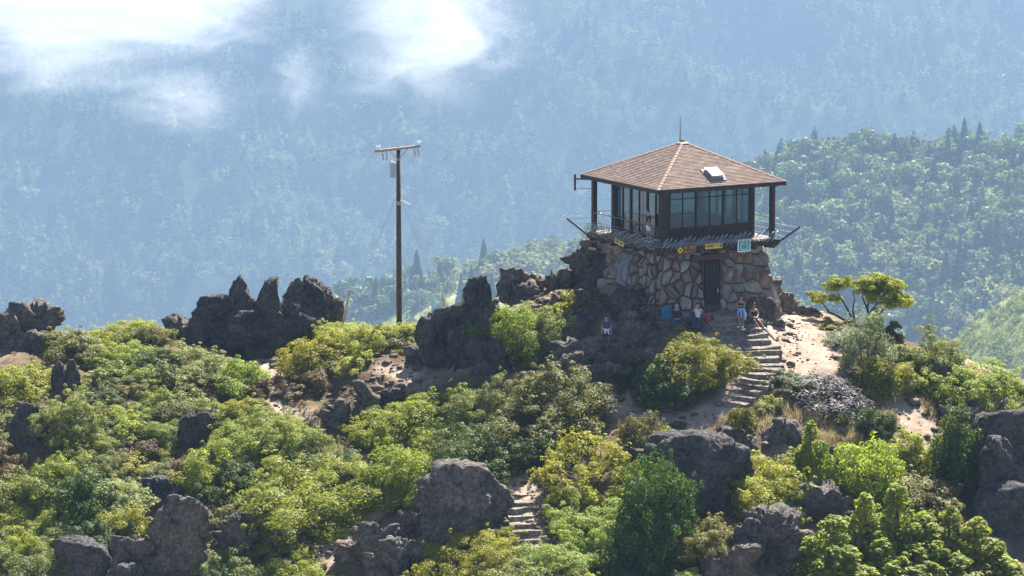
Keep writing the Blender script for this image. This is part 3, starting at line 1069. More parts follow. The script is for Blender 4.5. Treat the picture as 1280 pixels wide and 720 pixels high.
lav = make_stone('left', [(-1.1, 1.1), (-0.2, 1.06), (0.1, 1.3), (0.12, 2.9), (-0.9, 2.93), (-1.12, 2.4)], np.random.default_rng(2), 'stone', M['lavender'], 0.16)
lav['label'] = 'pale lavender slab set upright in the wall'

# door and lintel in the front face
hd = float(half(1.3))
mb = MB()
yd = -float(half(1.4)) + 0.02
mb.box(((DOOR[0] + DOOR[1]) / 2, yd - 0.05, 1.36), (DOOR[1] - DOOR[0] - 0.06, 0.22, 2.68))
door = mb.build('door', M['wood_door'], tower)
for k in range(4):
    w = (DOOR[1] - DOOR[0] - 0.1) / 4
    MB().box((DOOR[0] + 0.05 + w * (k + 0.5), yd - 0.18, 1.36), (w - 0.02, 0.05, 2.62)).build('plank', M['wood_door'], door)
MB().box((DOOR[1] - 0.18, yd - 0.24, 1.15), (0.05, 0.07, 0.2)).build('handle', M['metal'], door)
MB().box((-0.36, -3.17, 2.89), (2.15, 0.42, 0.29)).build('lintel', M['wood_red'], tower, bevel=0.02)
for x in (DOOR[0] - 0.05, DOOR[1] + 0.05):
    MB().box((x, -float(half(1.3)) - 0.03, 1.37), (0.09, 0.2, 2.74)).build('door_jamb', M['wood_red'], tower)

# deck
mb = MB()
mb.box((0, 0, 3.50), (2 * HD - 0.12, 2 * HD - 0.12, 0.22))
deck = mb.build('deck', M['wood_dark'], tower)
for i in range(30):
    y = -HD + 0.12 + (2 * HD - 0.24) * (i + 0.5) / 30
    MB().box((0, y, 3.635), (2 * HD - 0.02, (2 * HD - 0.24) / 30 - 0.018, 0.05)).build('plank', M['plank'], deck)
for s in (-1, 1):
    MB().box((0, s * (HD - 0.02), 3.46), (2 * HD + 0.06, 0.09, 0.30)).build('rim_beam', M['wood_dark'], deck)
    MB().box((s * (HD - 0.02), 0, 3.46), (0.09, 2 * HD - 0.16, 0.30)).build('rim_beam', M['wood_dark'], deck)
for i in range(7):
    x = -3.3 + 1.1 * i
    MB().box((x, -3.36, 3.29), (0.16, 0.7, 0.24)).build('joist', M['wood_red'], deck)
    MB().box((-3.36, x, 3.29), (0.7, 0.16, 0.24)).build('joist', M['wood_red'], deck)
    MB().box((3.36, x, 3.29), (0.7, 0.16, 0.24)).build('joist', M['wood_red'], deck)

# roof posts
for sx in (-1, 1):
    for sy in (-1, 1):
        MB().box((sx * HP, sy * HP, (ZD + ZE) / 2), (0.24, 0.24, ZE - ZD - 0.02)).build('roof_post', M['wood_dark'], tower, bevel=0.015)

# cab: corner posts, low walls, glazed bays
cab = MB().box((0, 0, 6.53), (2 * HC + 0.1, 2 * HC + 0.1, 0.30)).build('cab_header', M['wood_dark'], tower)
for sx in (-1, 1):
    for sy in (-1, 1):
        MB().box((sx * HC, sy * HC, (ZD + 6.38) / 2), (0.22, 0.22, 6.38 - ZD)).build('corner_post', M['wood_dark'], tower, bevel=0.012)
def side_mat(side):
    return Matrix.Rotation({'front': 0, 'right': math.pi / 2, 'back': math.pi, 'left': -math.pi / 2}[side], 4, 'Z')
def sbox(mb, side, x, out, z, sx, sy, sz):
    m = side_mat(side)
    c = m @ Vector((x, -(HC + out), z))
    return mb.box(c, (sx, sy, sz), m.to_3x3())
for side in ('front', 'right', 'back', 'left'):
    sill = 4.34 if side != 'left' else 3.80
    wl = sbox(MB(), side, 0, 0.0, (ZD + sill) / 2, 2 * HC - 0.27, 0.14, sill - ZD - 0.01).build('low_wall', M['wood_dark'], tower)
    if side in ('front',):
        for k in range(24):
            x = -HC + 0.14 + (2 * HC - 0.28) * (k + 0.5) / 24
            sbox(MB(), side, x, 0.085, (ZD + sill) / 2, (2 * HC - 0.28) / 24 - 0.015, 0.03, sill - ZD - 0.06).build('board', M['wood_dark'], wl)
    bw = (2 * HC - 0.30) / 3
    for b in range(3):
        cx = -HC + 0.15 + bw * (b + 0.5)
        z0, z1 = sill, 6.37
        f = MB()
        t = 0.05
        sbox(f, side, cx - bw / 2 + t / 2, 0.02, (z0 + z1) / 2, t, 0.13, z1 - z0)
        sbox(f, side, cx + bw / 2 - t / 2 - 0.001, 0.02, (z0 + z1) / 2, t, 0.13, z1 - z0)
        sbox(f, side, cx, 0.02, z0 + 0.05, bw - 2 * t, 0.12, 0.10)
        sbox(f, side, cx, 0.02, z1 - 0.05, bw - 2 * t, 0.12, 0.10)
        sbox(f, side, cx, 0.02, (z0 + z1) / 2, 0.032, 0.11, z1 - z0 - 0.2)
        zt = z1 - 0.42
        if side != 'left':
            for s in (-1, 1):
                sbox(f, side, cx + s * (bw / 4 - t / 4 + 0.006), 0.02, zt, bw / 2 - t - 0.03, 0.10, 0.045)
        fr = f.build('window', M['wood_dark'], tower)
        for s in (-1, 1):
            pw = bw / 2 - t - 0.026
            px_ = cx + s * (bw / 4 - t / 4 + 0.006)
            if side == 'left' and b == 2 and s == 1:
                continue           # the open leaf of the door
            if side != 'left':
                sbox(MB(), side, px_, 0.02, (z0 + 0.1 + zt - 0.022) / 2, pw, 0.012, zt - 0.022 - z0 - 0.1).build('pane', M['glass'], fr)
                sbox(MB(), side, px_, 0.02, (zt + 0.022 + z1 - 0.1) / 2, pw, 0.012, z1 - 0.1 - zt - 0.022).build('pane', M['glass'], fr)
            else:
                sbox(MB(), side, px_, 0.02, (z0 + z1) / 2, pw, 0.012, z1 - z0 - 0.2).build('pane', M['glass'], fr)
# furniture inside
tb = empty('table', tuple(loc2w(0.5, 0.2, ZD)), 'map table standing inside the lookout cabin behind the front windows', 'table', PHI)
MB().box((0, 0, 0.92), (1.5, 1.1, 0.07)).build('table_top', M['wood_red'], tb, bevel=0.01)
for sx in (-1, 1):
    for sy in (-1, 1):
        MB().box((sx * 0.65, sy * 0.45, 0.45), (0.07, 0.07, 0.88)).build('leg', M['wood_red'], tb)
MB().box((-0.2, -0.25, 0.975), (0.6, 0.42, 0.02)).build('map_sheet', M['white'], tb)

# roof
mb = MB()
e = HR
apex = Vector((0, 0, ZA - 0.04))
ring = [Vector((-e, -e, ZE + 0.10)), Vector((e, -e, ZE + 0.10)), Vector((e, e, ZE + 0.10)), Vector((-e, e, ZE + 0.10))]
for k in range(4):
    mb.poly([ring[k], ring[(k + 1) % 4], apex])
low = [v - Vector((0, 0, 0.06)) for v in ring]
mb.poly([low[3], low[2], low[1], low[0]])
for k in range(4):
    mb.poly([low[k], low[(k + 1) % 4], ring[(k + 1) % 4], ring[k]])
roof = mb.build('roof', M['wood_dark'], tower)
for s in (-1, 1):
    MB().box((0, s * (e + 0.0), ZE + 0.02), (2 * e + 0.12, 0.06, 0.21)).build('fascia', M['wood_dark'], roof)
    MB().box((s * (e + 0.0), 0, ZE + 0.02), (0.06, 2 * e - 0.08, 0.21)).build('fascia', M['wood_dark'], roof)
for i in range(9):
    x = -3.4 + 0.85 * i
    for s in (-1, 1):
        MB().box((x, s * (HC + 0.65), ZE - 0.06), (0.09, 1.0, 0.14)).build('rafter', M['wood_dark'], roof)
        MB().box((s * (HC + 0.65), x, ZE - 0.06), (1.0, 0.09, 0.14)).build('rafter', M['wood_dark'], roof)
NROW = 34
ew = e + 0.05
V, F = [], []
rg = np.random.default_rng(4)
for side in range(4):
    m = Matrix.Rotation(side * math.pi / 2, 3, 'Z')
    def P(u, t, lift):
        o = ew * (1 - t)
        z = ZE + 0.115 + (ZA - ZE - 0.1) * t
        return m @ Vector((u, -o - 0.45 * lift, z + 0.9 * lift))
    for r_ in range(NROW):
        t0, t1 = r_ / NROW, min(1, (r_ + 1.12) / NROW)
        h0, h1 = ew * (1 - t0), ew * (1 - t1)
        u = -h0 - rg.uniform(0, 0.3)
        while u < h0:
            w = rg.uniform(0.24, 0.34)
            a, b = max(-h0, u), min(h0, u + w - 0.008)
            c, d = max(-h1, min(h1, a)), max(-h1, min(h1, b))
            if b - a > 0.03:
                l = rg.uniform(0.012, 0.022)
                i = len(V)
                V += [P(a, t0, l), P(b, t0, l), P(d, t1, 0.006), P(c, t1, 0.006), P(a, t0, -0.004), P(b, t0, -0.004)]
                F += [(i, i + 1, i + 2, i + 3), (i + 4, i + 5, i + 1, i)]
            u += w
link('shingles', fast_mesh('shingles', np.array([tuple(v) for v in V]), np.array(F), M['shingle']), roof, kind='stuff')
for sx, sy in ((-1, -1), (1, -1), (1, 1), (-1, 1)):
    n = 18
    for k in range(n):
        a = Vector((sx * ew * (1 - k / n), sy * ew * (1 - k / n), ZE + 0.17 + (ZA - ZE - 0.1) * k / n))
        b = Vector((sx * ew * (1 - (k + 1.1) / n), sy * ew * (1 - (k + 1.1) / n), ZE + 0.145 + (ZA - ZE - 0.1) * (k + 1.1) / n))
        d = Vector((-sy, sx, 0)).normalized() * 0.085
        dn = Vector((0, 0, -0.035))
        MB().poly([a + d + dn, a, b, b + d + dn]).poly([a, a - d + dn, b - d + dn, b]).poly([a + d + dn, a - d + dn, a]).build('hip_cap', M['hip'], roof)
# finial, flashing, antenna
mb = MB()
mb.tube([(0, 0, ZA - 0.05), (0, 0, ZA + 0.10), (0, 0, ZA + 0.16)], [0.17, 0.11, 0.03], 10)
mb.build('finial', M['black'], roof)
mb = MB()
for k in range(4):
    m = Matrix.Rotation(k * math.pi / 2, 3, 'Z')
    mb.poly([m @ Vector((-0.27, -0.27, ZA - 0.055)), m @ Vector((0.27, -0.27, ZA - 0.055)), m @ Vector((0.02, -0.02, ZA + 0.10))])
mb.build('flashing', M['arm_wood'], roof)
MB().tube([(-0.15, 0.05, ZA - 0.1), (-0.15, 0.05, ZA + 0.5), (-0.15, 0.05, ZA + 1.35)], [0.028, 0.022, 0.012], 6).build('antenna', M['black'], roof)
# skylight on the front slope
tsl = 0.235
q = Matrix.Rotation(math.atan2(ZA - ZE - 0.1, ew), 3, 'X')
cs = Vector((0.0, -ew * (1 - tsl), ZE + 0.115 + (ZA - ZE - 0.1) * tsl))
nrm = q @ Vector((0, 0, 1))
fl = MB().box(cs + nrm * 0.05, (1.02, 1.12, 0.03), q).build('flashing', M['plank'], roof)
skl = MB().box(cs + nrm * 0.12, (0.78, 0.84, 0.16), q).build('skylight', M['metal'], roof, bevel=0.015)
MB().box(cs + nrm * 0.235, (0.72, 0.78, 0.06), q).build('dome', M['white'], skl, bevel=0.02)

# rails round the sides of the deck
def rail(p0, p1, name='railing'):
    mb = MB()
    p0, p1 = Vector(p0), Vector(p1)
    n = max(2, int((p1 - p0).length / 1.6))
    for z in (0.52, 1.02):
        mb.tube([p0 + Vector((0, 0, z)), p1 + Vector((0, 0, z))], 0.022 if z > 0.9 else 0.014, 5)
    for k in range(n + 1):
        p = p0.lerp(p1, k / n)
        mb.tube([p, p + Vector((0, 0, 1.03))], 0.022, 5)
    mb.build(name, M['rail_metal'], tower)
rail((-HD + 0.12, HP - 0.2, ZD), (-HD + 0.12, -HP + 0.2, ZD))
rail((HD - 0.12, -HP + 0.2, ZD), (HD - 0.12, HP - 0.2, ZD))
rail((-HP + 0.2, HD - 0.12, ZD), (HP - 0.2, HD - 0.12, ZD))
# coils of wire along the two front edges
for side in ('front', 'left'):
    m = Matrix.Rotation(0 if side == 'front' else -math.pi / 2, 3, 'Z')
    pts = []
    turns, per = 25, 14
    rgc = np.random.default_rng(12)
    for k in range(turns * per + 1):
        a = 2 * math.pi * k / per
        r_ = 0.27 * (1 + 0.12 * math.sin(k * 0.37))
        x = -3.5 + 7.0 * k / (turns * per)
        pts.append(m @ Vector((x + 0.30 * math.sin(a + 0.5) , -HD - 0.06 + r_ * 0.7 * math.cos(a), ZD + 0.14 + r_ * math.sin(a) + 0.06 * math.sin(k * 0.11))))
    MB().tube(pts, 0.02, 4).build('wire_coil', M['wire'], tower)
# slanting arms with strands past the deck corners
arms = {}
for sx, sy in ((-1, 1), (1, -1), (1, 1)):
    a = Vector((sx * HD, sy * HD, ZD - 0.22))
    b = a + Vector((sx * 0.80, sy * 0.80, 0.85))
    MB().bar(a, b, 0.09, 0.09).build('slanting_arm', M['wood_dark'], tower)
    arms[(sx, sy)] = (a, b)
for (s0, s1) in (((-1, 1), (1, 1)), ((1, 1), (1, -1))):
    mb = MB()
    for t in (0.35, 0.65, 0.95):
        p, q_ = arms[s0][0].lerp(arms[s0][1], t), arms[s1][0].lerp(arms[s1][1], t)
        mb.tube([p, (p + q_) / 2 - Vector((0, 0, 0.06)), q_], 0.012, 4)
    mb.build('wire_strand', M['wire'], tower)
for y in (-2.0, 0.3, 2.2):
    MB().bar((HD, y, ZD - 0.15), (HD + 0.75, y, ZD + 0.55), 0.07, 0.07).build('slanting_arm', M['wood_dark'], tower)
# bracket high on the far corner post
c = Vector((-HP, HP, 0))
o_ = Vector((-1, 1, 0)).normalized()
mb = MB()
mb.bar(c + o_ * 0.1 + Vector((0, 0, ZE - 0.12)), c + o_ * 1.06 + Vector((0, 0, ZE - 0.12)), 0.07, 0.08)
mb.bar(c + o_ * 1.06 + Vector((0, 0, ZE + 0.12)), c + o_ * 1.06 + Vector((0, 0, ZE - 0.75)), 0.08, 0.08)
mb.bar(c + o_ * 0.1 + Vector((0, 0, ZE - 0.62)), c + o_ * 1.0 + Vector((0, 0, ZE - 0.62)), 0.025, 0.025)
mb.build('bracket', M['wood_dark'], tower)
# a second pale board leaning on the deck at the far corner
MB().bar(Vector((-2.6, 3.2, ZD + 0.02)), Vector((-3.0, 3.35, ZD + 0.95)), 0.2, 0.04).build('loose_board', M['white'], tower)

# signs on the deck edge
def sign(name, label, side, x, z, w, h, mat, tilt=0.0, border=None):
    out = HD + 0.06
    p = (x, -out) if side == 'front' else (-out, -x)
    o = empty(name, tuple(loc2w(p[0], p[1], z)), label, 'sign', PHI + (0 if side == 'front' else -math.pi / 2))
    o.rotation_euler.y = tilt
    MB().box((0, 0, 0), (w, 0.035, h)).build('board', M[mat], o, bevel=0.008)
    if border:
        f = MB()
        for s in (-1, 1):
            f.box((0, -0.022, s * (h / 2 - 0.035)), (w - 0.02, 0.012, 0.05))
            f.box((s * (w / 2 - 0.035), -0.022, 0), (0.05, 0.012, h - 0.12))
        f.build('border', M[border], o)
    return o
def marks(o, x0, x1, z, hgt, mat, seed, name='lettering', words=2):
    """worn lettering too small to read: upright and level strokes grouped in words"""
    rg = np.random.default_rng(seed)
    mb = MB()
    n = int((x1 - x0) / (hgt * 0.75))
    gaps = {int(n * (k + 1) / words) for k in range(words - 1)}
    for k in range(n):
        if k in gaps:
            continue
        x = x0 + (x1 - x0) * (k + 0.5) / n
        s = hgt * 0.55
        mb.box((x - s * 0.35, -0.022, z), (hgt * 0.16, 0.012, hgt))
        if rg.random() < 0.6:
            mb.box((x + s * 0.35, -0.0222, z), (hgt * 0.16, 0.012, hgt))
        mb.box((x, -0.0225, z + hgt * (0.42 if rg.random() < 0.6 else 0.0)), (s * 0.55, 0.012, hgt * 0.16))
        if rg.random() < 0.6:
            mb.box((x, -0.0225, z - hgt * 0.42), (s * 0.55, 0.012, hgt * 0.16))
    mb.build(name, M[mat], o)
sg = sign('brown_sign', 'brown board sign with pale diamond emblem and orange lettering on the deck edge', 'front', -2.06, 3.44, 1.18, 0.52, 'brown_sign')
MB().box((-0.38, -0.022, 0), (0.25, 0.012, 0.25), Matrix.Rotation(R(45), 3, 'Y')).build('emblem', M['yellow'], sg)
MB().box((-0.38, -0.030, 0), (0.10, 0.012, 0.10), Matrix.Rotation(R(45), 3, 'Y')).build('emblem', M['brown_sign'], sg)
marks(sg, -0.16, 0.52, 0.11, 0.12, 'orange', 1)
marks(sg, -0.16, 0.30, -0.10, 0.09, 'orange', 2)
sg = sign('yellow_sign', 'long yellow warning sign with dark lettering beside the teal notice', 'front', -0.39, 3.53, 1.05, 0.27, 'yellow')
marks(sg, -0.46, 0.0, 0.0, 0.12, 'black', 3, words=1)
marks(sg, 0.04, 0.30, 0.0, 0.12, 'orange', 5, words=1)
MB().box((0.40, -0.022, 0), (0.10, 0.012, 0.12)).build('lettering', M['black'], sg)
sg = sign('notice_sign', 'teal notice sign with a white border under the deck corner', 'front', 1.46, 3.42, 0.80, 0.66, 'teal', border='white')
marks(sg, -0.22, 0.26, 0.18, 0.07, 'white', 6)
MB().box((0, -0.021, -0.06), (0.42, 0.010, 0.30)).build('emblem', M['porcelain'], sg)
MB().box((0, -0.029, -0.06), (0.36, 0.010, 0.24)).build('emblem', M['teal'], sg)
sg = sign('yellow_sign', 'slanting yellow sign on the shaded side of the deck near the pale slab', 'left', -0.27, 3.46, 0.95, 0.28, 'yellow', tilt=R(8))
marks(sg, -0.4, 0.4, 0.0, 0.12, 'black', 7)

# ------------------------------------------------------------------ rocks of the summit
RK = [
    # box in the photo, label, options
    ((6, 378, 74, 424), 'square topped dark crag at the far left end of the ridge', dict(Y=3, seed=11, cuts=12, rough=0.22)),
    ((-30, 395, 40, 462), 'dark broken rock below the square topped crag at the edge of the photo', dict(Y=2, seed=12, rough=0.24)),
    ((20, 416, 76, 458), 'sunlit rubbly rock under the square topped crag', dict(Y=1.5, seed=13, rough=0.28, mat='rock')),
    ((64, 452, 84, 490), 'left one of two small dark rock spikes among the bushes', dict(seed=14, taper=0.3, rough=0.12, mat='rock_dark')),
    ((80, 450, 102, 490), 'right one of two small dark rock spikes among the bushes', dict(seed=15, taper=0.3, rough=0.12, mat='rock_dark')),
    ((14, 505, 60, 558), 'dark pyramid rock in shade beneath the bright yellow bush', dict(seed=16, taper=0.5, mat='rock_dark')),
    ((222, 515, 262, 562), 'dark slanting rock amid green bushes below the spires', dict(seed=17, mat='rock_dark', lean=(0.25, 0))),
    ((178, 598, 226, 628), 'low dark rock half buried in bushes above the tall boulder', dict(seed=18, mat='rock_dark')),
    ((208, 396, 248, 428), 'small reddish rock at the left foot of the rock spires', dict(Y=4, seed=19, rough=0.22)),
    # middle ridge
    ((524, 386, 576, 464), 'square dark block rock right of the utility pole', dict(seed=31, mat='rock_dark', cuts=9)),
    ((566, 346, 614, 462), 'tall pointed dark rock leaning against the square block', dict(seed=32, mat='rock_dark', taper=0.45, lean=(0.12, 0))),
    ((624, 335, 654, 372), 'knobbly rock tooth on the skyline left of the stone rubble', dict(Y=2.5, seed=33, taper=0.3)),
    ((650, 342, 684, 378), 'tilted slab rock on the skyline next to the rock tooth', dict(Y=2.5, seed=34, rough=0.3, mat='rock_tan', lean=(-0.3, 0))),
    ((676, 338, 716, 384), 'light brown broken rock in the rubble slope left of the lookout', dict(Y=2.0, seed=35, rough=0.32, mat='rock_tan')),
    ((700, 326, 748, 372), 'sunlit slab rock high in the rubble slope left of the lookout', dict(Y=2.2, seed=36, rough=0.3, mat='rock_tan', lean=(0.35, 0))),
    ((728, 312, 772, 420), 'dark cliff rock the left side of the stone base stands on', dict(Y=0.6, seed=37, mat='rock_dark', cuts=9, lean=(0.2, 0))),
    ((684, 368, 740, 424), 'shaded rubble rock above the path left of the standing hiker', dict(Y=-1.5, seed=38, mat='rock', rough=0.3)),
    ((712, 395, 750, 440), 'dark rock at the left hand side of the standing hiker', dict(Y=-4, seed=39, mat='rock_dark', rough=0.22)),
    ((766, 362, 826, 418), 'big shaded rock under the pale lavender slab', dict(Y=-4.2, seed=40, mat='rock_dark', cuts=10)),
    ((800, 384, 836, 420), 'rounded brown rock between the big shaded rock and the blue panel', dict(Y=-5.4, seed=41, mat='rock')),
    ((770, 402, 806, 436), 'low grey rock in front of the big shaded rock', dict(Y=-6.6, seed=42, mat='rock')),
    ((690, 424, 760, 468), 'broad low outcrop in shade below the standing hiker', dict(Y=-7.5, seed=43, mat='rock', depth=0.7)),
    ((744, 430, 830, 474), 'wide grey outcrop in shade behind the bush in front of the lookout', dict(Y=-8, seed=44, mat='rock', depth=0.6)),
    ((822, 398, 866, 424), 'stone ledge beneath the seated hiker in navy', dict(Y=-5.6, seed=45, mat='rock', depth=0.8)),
    ((858, 396, 902, 420), 'stone ledge beneath the seated hiker with the red pack', dict(Y=-5.2, seed=46, mat='rock', depth=0.8)),
    ((930, 372, 976, 414), 'large reddish boulder at the right corner of the stone base', dict(Y=-3.2, seed=47, mat='rock_tan', cuts=9, rough=0.1)),
    ((952, 400, 980, 424), 'grey slab at the foot of the large reddish boulder', dict(Y=-4.2, seed=48, mat='rock')),
    ((962, 350, 980, 372), 'small pale rock wedged against the right edge of the stone base', dict(Y=0.2, seed=49, mat='rock_tan')),
    ((968, 366, 996, 396), 'rounded pale rock right of the stone base', dict(Y=-0.5, seed=50, mat='rock_tan')),
    ((982, 382, 1018, 410), 'sunlit pale rock on the skyline right of the stone base', dict(Y=-0.6, seed=51, mat='rock_tan')),
    ((1000, 390, 1032, 410), 'low dark edged rock on the skyline near the twisted tree', dict(Y=-0.4, seed=52, mat='rock_tan', rough=0.25)),
    ((966, 424, 992, 444), 'rough small rock beside the top of the stairs', dict(Y=-5.6, seed=55, mat='rock_tan', rough=0.28)),
    ((1030, 430, 1076, 448), 'flat stone bench slab at the right edge of the dirt terrace', dict(Y=-5.6, seed=56, mat='rock_tan', depth=0.9, cuts=6, rough=0.08)),
    ((1040, 446, 1072, 478), 'dark retaining rock below the flat stone slab', dict(Y=-7.2, seed=57, mat='rock')),
    ((1082, 394, 1102, 412), 'dark stump like rock at the foot of the twisted tree', dict(Y=-1.2, seed=58, mat='rock_dark')),
    # lower slope
    ((526, 580, 640, 676), 'huge rounded brown boulder left of the lower stairs', dict(seed=61, mat='rock', sub=5, cuts=10, rough=0.11, taper=0.15)),
    ((512, 620, 546, 650), 'cracked rock leaning on the left flank of the huge rounded boulder', dict(seed=62, mat='rock_tan', rough=0.28)),
    ((494, 640, 548, 672), 'rough tan rock below the left flank of the huge rounded boulder', dict(seed=63, mat='rock_tan', rough=0.26)),
    ((446, 655, 500, 700), 'light creviced rock in the rock pile by the lower path', dict(seed=64, mat='rock', rough=0.24)),
    ((458, 674, 530, 735), 'grey rounded rock at the bottom of the rock pile by the lower path', dict(seed=65, mat='rock', rough=0.2, sub=5)),
    ((416, 676, 450, 706), 'small tan rock at the left end of the rock pile by the lower path', dict(seed=66, mat='rock_tan', rough=0.24)),
    ((812, 540, 938, 642), 'huge blue grey boulder with a diagonal crack under the stair path', dict(seed=67, mat='rock_dark', sub=5, cuts=9, rough=0.09, crack=0.06, taper=0.3)),
    ((790, 560, 822, 592), 'small dark rock at the left flank of the cracked blue grey boulder', dict(seed=68, mat='rock_dark')),
    ((880, 535, 945, 590), 'sloping sunlit rock shoulder right of the cracked blue grey boulder', dict(seed=69, mat='rock', taper=0.3, lean=(0.3, 0))),
    ((956, 524, 1002, 560), 'single rounded dark boulder in the dry grass', dict(seed=70, mat='rock', cuts=9)),
    ((1020, 560, 1056, 600), 'shaded rock between the small firs on the right slope', dict(seed=71, mat='rock_dark')),
    ((184, 620, 258, 722), 'tall pale topped boulder at the bottom left', dict(seed=72, mat='rock', sub=5, taper=0.25, rough=0.14)),
    ((138, 672, 190, 728), 'creviced rock touching the left side of the tall pale topped boulder', dict(seed=73, mat='rock', rough=0.25)),
    ((158, 656, 188, 684), 'small dark rock above the creviced rock', dict(seed=74, mat='rock_dark')),
    ((70, 672, 134, 735), 'smooth dome boulder in the bottom left corner', dict(seed=75, mat='rock_dark', cuts=8, rough=0.1)),
    ((264, 644, 322, 698), 'two humped rock right of the tall pale topped boulder', dict(seed=76, mat='rock', rough=0.22)),
    ((312, 646, 352, 690), 'pale rubbly rock near the bottom left', dict(seed=77, mat='rock', rough=0.3)),
    ((330, 664, 390, 702), 'dark pitted rock above the bottom edge', dict(seed=78, mat='rock_dark', rough=0.26)),
    ((130, 706, 190, 745), 'low rounded rock at the bottom edge by the tall pale topped boulder', dict(seed=79, mat='rock', rough=0.15)),
    ((916, 640, 1012, 728), 'rough ribbed outcrop at the bottom right of centre', dict(seed=80, mat='rock', sub=5, rough=0.28)),
    ((966, 610, 1070, 668), 'pale creviced rock behind the clustered firs', dict(seed=81, mat='rock', rough=0.28)),
    ((880, 680, 950, 745), 'shaded rock under the olive bush at the bottom edge', dict(seed=82, mat='rock', rough=0.25)),
    ((1196, 506, 1222, 528), 'small square rock on the right crest above the cliff', dict(seed=83, mat='rock_dark')),
    ((1212, 498, 1264, 530), 'flat rounded rock on the right crest above the cliff', dict(seed=84, mat='rock', cuts=9)),
    ((1180, 512, 1250, 545), 'pale flat rock capping the top of the cliff', dict(seed=85, mat='rock_tan', cuts=8)),
    ((1040, 486, 1062, 502), 'small rock behind the dead grey bush', dict(seed=86, mat='rock_tan')),
    ((1126, 470, 1154, 492), 'small brown rock amid the bushes of the right crest', dict(seed=87, mat='rock')),
    ((1160, 452, 1196, 486), 'tilted brown rock under the big bush of the right crest', dict(seed=88, mat='rock', rough=0.2)),
]
RK += [((590, 425, 640, 470), 'dark shaded rock under the tall bright green bush', dict(seed=160, mat='rock_dark', rough=0.28)),
       ((700, 405, 735, 440), 'shaded rock between the grey green bush and the standing hiker', dict(seed=161, rough=0.28)),
       ((506, 432, 540, 462), 'dark broken rock at the left foot of the square dark block rock', dict(seed=150, rough=0.3)),
       ((546, 396, 590, 470), 'dark wall of rock between the square block and the pointed rock', dict(Y=-1.5, seed=151, mat='rock_dark', rough=0.28)),
       ((594, 372, 634, 420), 'broken crag behind the tall bright green bush', dict(Y=1.0, seed=152, rough=0.3)),
       ((640, 352, 676, 392), 'stepped crag under the rock tooth', dict(Y=1.8, seed=153, rough=0.3)),
       ((716, 300, 760, 350), 'slanting sunlit crag touching the stone base on its left', dict(Y=1.6, seed=154, mat='rock_tan', rough=0.3, lean=(0.4, 0))),
       ((664, 372, 704, 410), 'jumbled rock in the middle of the rubble slope', dict(Y=0.6, seed=155, mat='rock_tan', rough=0.32)),
       ((440, 478, 474, 512), 'dark jumbled rock beneath the sandy patch', dict(seed=156, rough=0.32)),
       ((476, 486, 506, 518), 'dark rock at the lower right of the sandy patch', dict(seed=157, rough=0.3, mat='rock_dark')),
       ((404, 500, 440, 540), 'rubbly dark rock right of the spire path', dict(seed=158, rough=0.32)),
((700, 440, 736, 466), 'low shaded rock left of the broad outcrop under the standing hiker', dict(Y=-8.6, seed=140)),
       ((776, 388, 802, 408), 'small shaded rock wedged under the big shaded rock', dict(Y=-5.6, seed=141)),
       ((828, 420, 868, 444), 'grey shaded rock just above the sunlit yellow bush', dict(Y=-7.4, seed=142)),
       ((806, 436, 842, 462), 'shaded rock between the wide grey outcrop and the sunlit yellow bush', dict(Y=-9.0, seed=143)),
       ((730, 455, 790, 486), 'flat grey ledge below the wide grey outcrop', dict(Y=-9.5, seed=144, depth=0.5))]
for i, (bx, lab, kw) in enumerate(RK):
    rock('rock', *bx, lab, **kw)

# the jagged spires: one outcrop, each spire a piece of it
p = at(335, 440, 3)
sp = empty('rock_spires', tuple(p), 'jagged group of dark standing rock spires on the ridge left of the utility pole', 'rock formation')
for bx, kw in (((330, 378, 400, 446), dict(Y=2.8, seed=29, mat='rock_dark', rough=0.2)), ((262, 388, 330, 448), dict(Y=2.6, seed=30, mat='rock_dark', rough=0.2)),
               ((238, 369, 290, 440), dict(Y=3.2, seed=21, cuts=10, rough=0.16, mat='rock_dark', taper=0.1)),
               ((286, 343, 314, 444), dict(Y=3.6, seed=22, taper=0.12, mat='rock_dark', rough=0.14)),
               ((304, 372, 324, 440), dict(Y=3.3, seed=28, taper=0.2, mat='rock_dark', rough=0.2)),
               ((316, 346, 352, 446), dict(Y=3.0, seed=23, taper=0.12, mat='rock_dark', rough=0.13, cuts=12)),
               ((346, 352, 396, 442), dict(Y=3.6, seed=24, mat='rock_dark', rough=0.15, cuts=12, sub=5)),
               ((372, 349, 420, 430), dict(Y=4.0, seed=25, taper=0.1, mat='rock_dark', rough=0.16, cuts=12, sub=5)),
               ((398, 374, 428, 425), dict(Y=4.4, seed=26, taper=0.3, mat='rock', rough=0.25)),
               ((300, 400, 370, 454), dict(Y=2.4, seed=27, mat='rock_dark', rough=0.18))):
    rock('spire', *bx, '', parent=sp, embed=0.25, **kw)

# the cliff on the right: two great slabs split by a crack
p = at(1240, 640, -14)
cl = empty('cliff', tuple(p), 'great blue grey cliff slab split by a dark crack at the right edge', 'cliff')
rock('slab', 1202, 512, 1440, 860, '', Y=-15.5, parent=cl, seed=91, mat='rock_dark', sub=5, cuts=8, rough=0.07, depth=0.5, embed=0.1)
rock('slab', 1168, 598, 1310, 860, '', Y=-18.6, parent=cl, seed=92, mat='rock_dark', sub=5, cuts=8, rough=0.07, depth=0.6, embed=0.1, taper=0.2, lean=(0.10, 0))
rock('slab', 1222, 545, 1285, 670, '', Y=-17.2, parent=cl, seed=93, mat='rock_dark', sub=4, cuts=8, rough=0.14, depth=0.8)

